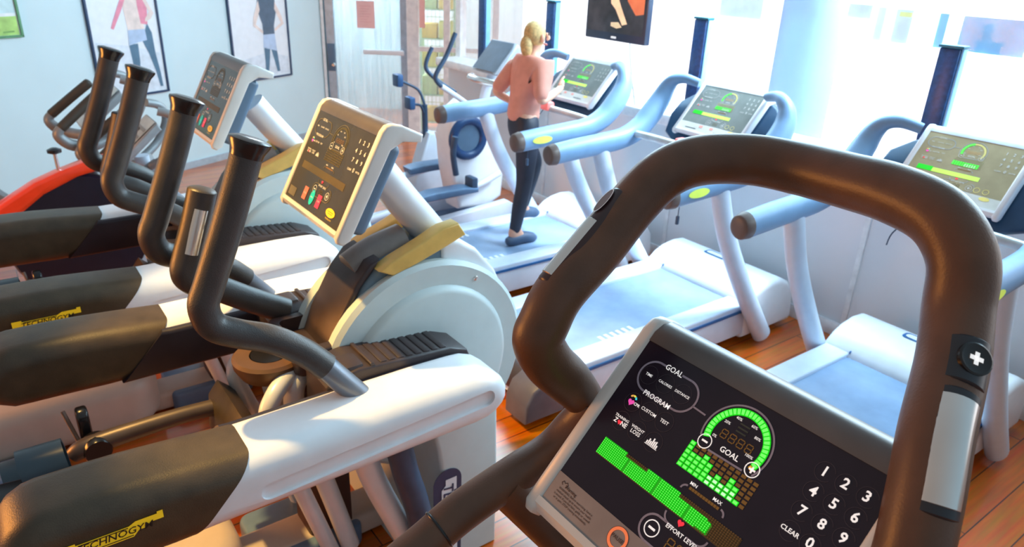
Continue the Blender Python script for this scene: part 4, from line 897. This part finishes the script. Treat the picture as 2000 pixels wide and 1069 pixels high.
def fig_woman(sh):
    sh([(-.40, .68), (.10, .68), (.10, .95), (-.15, 1.02), (-.40, 1.06)], shd)
    sh([(-.13, 1.09), (.0, 1.09), (.005, 1.30), (.01, 1.45), (-.13, 1.45), (-.145, 1.28)], pale, 1)
    sh([(-.115, 1.45), (-.15, 1.36), (-.24, 1.20), (-.265, 1.15), (-.245, 1.14), (-.16, 1.27), (-.10, 1.38)], pinkp, 2)
    sh([(-.02, 1.45), (.05, 1.45), (.055, 1.33), (.035, 1.16), (-.02, 1.17), (-.03, 1.3)], pinkp, 2)
    sh([(.04, 1.36), (.10, 1.24), (.07, 1.20), (.02, 1.18), (.02, 1.20), (.06, 1.25), (.02, 1.34)], pale, 3)
    sh([(-.135, 1.13), (.005, 1.13), (.01, 1.05), (-.065, 1.04), (-.145, 1.02)], jean, 3)
    sh([(-.145, 1.03), (-.07, 1.03), (-.075, .90), (-.09, .80), (-.10, .74), (-.13, .74), (-.135, .88)], legp, 2)
    sh([(-.03, 1.05), (.03, 1.17), (.06, 1.10), (.065, .95), (.085, .80), (.09, .70), (.065, .70), (.045, .82), (.01, .95)], legp, 2)
    sh(circ(-.06, 1.53, .06, 16), pale, 1)
def fig_man(sh):
    sh([(.84, .66), (1.44, .66), (1.44, .80), (1.2, .86), (.84, .80)], shd)
    blk = mat('charcoal_shirt_print', (.10, .15, .22), .6)
    sh([(1.13, 1.31), (1.33, 1.31), (1.34, 1.20), (1.30, 1.08), (1.30, .99), (1.165, .99), (1.165, 1.10), (1.12, 1.22)], blk, 1)
    sh([(1.14, 1.30), (1.07, 1.16), (1.06, 1.09), (1.16, 1.02), (1.17, 1.04), (1.09, 1.10), (1.15, 1.22)], pale, 2); sh([(1.33, 1.28), (1.40, 1.16), (1.42, 1.09), (1.31, 1.03), (1.30, 1.05), (1.385, 1.10), (1.32, 1.22)], pale, 2)
    sh([(1.165, 1.01), (1.30, 1.01), (1.31, .86), (1.235, .88), (1.155, .90)], jean, 2)
    sh([(1.16, .92), (1.23, .88), (1.21, .76), (1.19, .68), (1.155, .68), (1.16, .78)], legp, 1); sh([(1.24, .89), (1.31, .88), (1.32, .78), (1.33, .68), (1.295, .68), (1.27, .78)], legp, 1)
    sh(circ(1.23, 1.40, .055, 16), pale, 1)
def fig_grass(sh):
    sh([(-2.0, 1.15), (-.9, 1.15), (-.9, 1.265), (-2.0, 1.265)], mat('grass_print', (.48, .74, .20), .6, var=.25, nscale=9))
    sh([(-2.0, 1.265), (-.9, 1.265), (-.9, 1.285), (-2.0, 1.285)], mat('white_line_print', (.9, .95, .95), .6), 1); sh([(-2, 1.285), (-.9, 1.285), (-.9, 1.9), (-2, 1.9)], mat('misty_print', (.62, .80, .82), .6, var=.2, nscale=6))
    sh([(-1.15, 1.30), (-1.05, 1.30), (-1.02, 1.6), (-1.16, 1.6)], mat('white_line_print', (.9, .95, .95)), 2)
    sh([(-1.0, 1.165), (-.93, 1.168), (-.93, 1.178), (-1.0, 1.175)], mat('green_ink_print', (.2, .4, .1), .6), 2)
picture(-.437, .135, .655, 1.75, 'dark framed poster of a woman in a pink top and leggings', INKF, fig_woman)
picture(.797, 1.470, .628, 1.75, 'dark framed poster of a man in a dark shirt beside the glass door', INKF, fig_man)
picture(-2.05, -.880, 1.135, 1.95, 'framed green grass picture at the far left of the wall', mat('green_frame', (.10, .30, .14), .4), fig_grass)

# ------------------------------------------------------------------ to metres
done = set()
for o in list(bpy.data.objects):
    if o.type == 'MESH' and o.data.name not in done:
        o.data.transform(Matrix.Scale(S, 4)); done.add(o.data.name)
    o.location = o.location*S

# ------------------------------------------------------------------ camera, light
pitch, roll, yaw = math.radians(23.81), math.radians(2.33), math.radians(52.93)
d = Vector((math.cos(yaw)*math.cos(pitch), math.sin(yaw)*math.cos(pitch), -math.sin(pitch)))
r = d.cross(Vector((0, 0, 1))).normalized(); u = r.cross(d)
R = r*math.cos(roll)+u*math.sin(roll); U = -r*math.sin(roll)+u*math.cos(roll)
cam = bpy.data.cameras.new('camera'); co = bpy.data.objects.new('camera', cam); COL.objects.link(co)
co.matrix_world = Matrix(((R.x, U.x, -d.x, 0), (R.y, U.y, -d.y, 0), (R.z, U.z, -d.z, 1.75*S), (0, 0, 0, 1)))
cam.sensor_width = 36; cam.lens = 1415/2000*36; cam.clip_start = .02; cam.clip_end = 60
cam.dof.use_dof = True; cam.dof.focus_distance = 1.08*S; cam.dof.aperture_fstop = 6.5
sc.camera = co

w = bpy.data.worlds.new('world'); sc.world = w; w.use_nodes = True
nt = w.node_tree; bg = nt.nodes['Background']
tc = nt.nodes.new('ShaderNodeTexCoord'); sp = nt.nodes.new('ShaderNodeSeparateXYZ'); rp = nt.nodes.new('ShaderNodeValToRGB')
mr = nt.nodes.new('ShaderNodeMapRange'); mr.inputs['From Min'].default_value = -1
nt.links.new(tc.outputs['Generated'], sp.inputs[0]); nt.links.new(sp.outputs['X'], mr.inputs['Value']); nt.links.new(mr.outputs['Result'], rp.inputs['Fac'])
e = rp.color_ramp.elements; e[0].color = (.56, .52, .49, 1); e[1].color = (.62, .90, 1.08, 1); e[0].position = .1; e[1].position = .8
nt.links.new(rp.outputs['Color'], bg.inputs['Color']); bg.inputs['Strength'].default_value = .42

def area(name, loc, aim, size, power, col, sy=None, spread=None):
    l = bpy.data.lights.new(name, 'AREA'); l.energy = power; l.color = col; l.size = size*S
    if sy: l.shape = 'RECTANGLE'; l.size_y = sy*S
    if spread: l.spread = math.radians(spread)
    o = bpy.data.objects.new(name, l); COL.objects.link(o); o.location = Vector(loc)*S
    o.rotation_euler = (Vector(aim)-Vector(loc)).to_track_quat('-Z', 'Y').to_euler(); return o
area('window_light', (3.3, 2.4, 2.1), (1.2, 2.2, .5), 5.0, 250, (.54, .83, 1.0), 1.2)
area('warm_lamp_left', (-2.0, 3.4, 1.15), (.4, 1.8, .9), .9, 85, (1, .36, .06), .7)
area('pillar_fill', (4.4, 1.2, 3.4), (3.9, 2.46, 1.1), .8, 110, (.80, .90, 1), None, 60)  # added lamp above the view, whitens the right side of the pillar
area('back_room_fill', (3.1, 7.5, 2.2), (3.4, 7.0, .8), 1.2, 150, (.80, .93, 1), 1.0)  # added lamp to brighten the room behind the glass door
l = bpy.data.lights.new('warm_spot', 'SPOT'); l.energy = 620; l.color = (1, .60, .17); l.spot_size = math.radians(40); l.spot_blend = .4; l.shadow_soft_size = .06
o = bpy.data.objects.new('warm_spot', l); COL.objects.link(o); o.location = Vector((-.15, 2.35, 3.1))*S
o.rotation_euler = (Vector((.85, 1.75, .75))-Vector((-.15, 2.35, 3.1))).to_track_quat('-Z', 'Y').to_euler()

sc.view_settings.view_transform = 'Standard'; sc.view_settings.look = 'None'; sc.view_settings.exposure = .32; sc.view_settings.gamma = 1.0
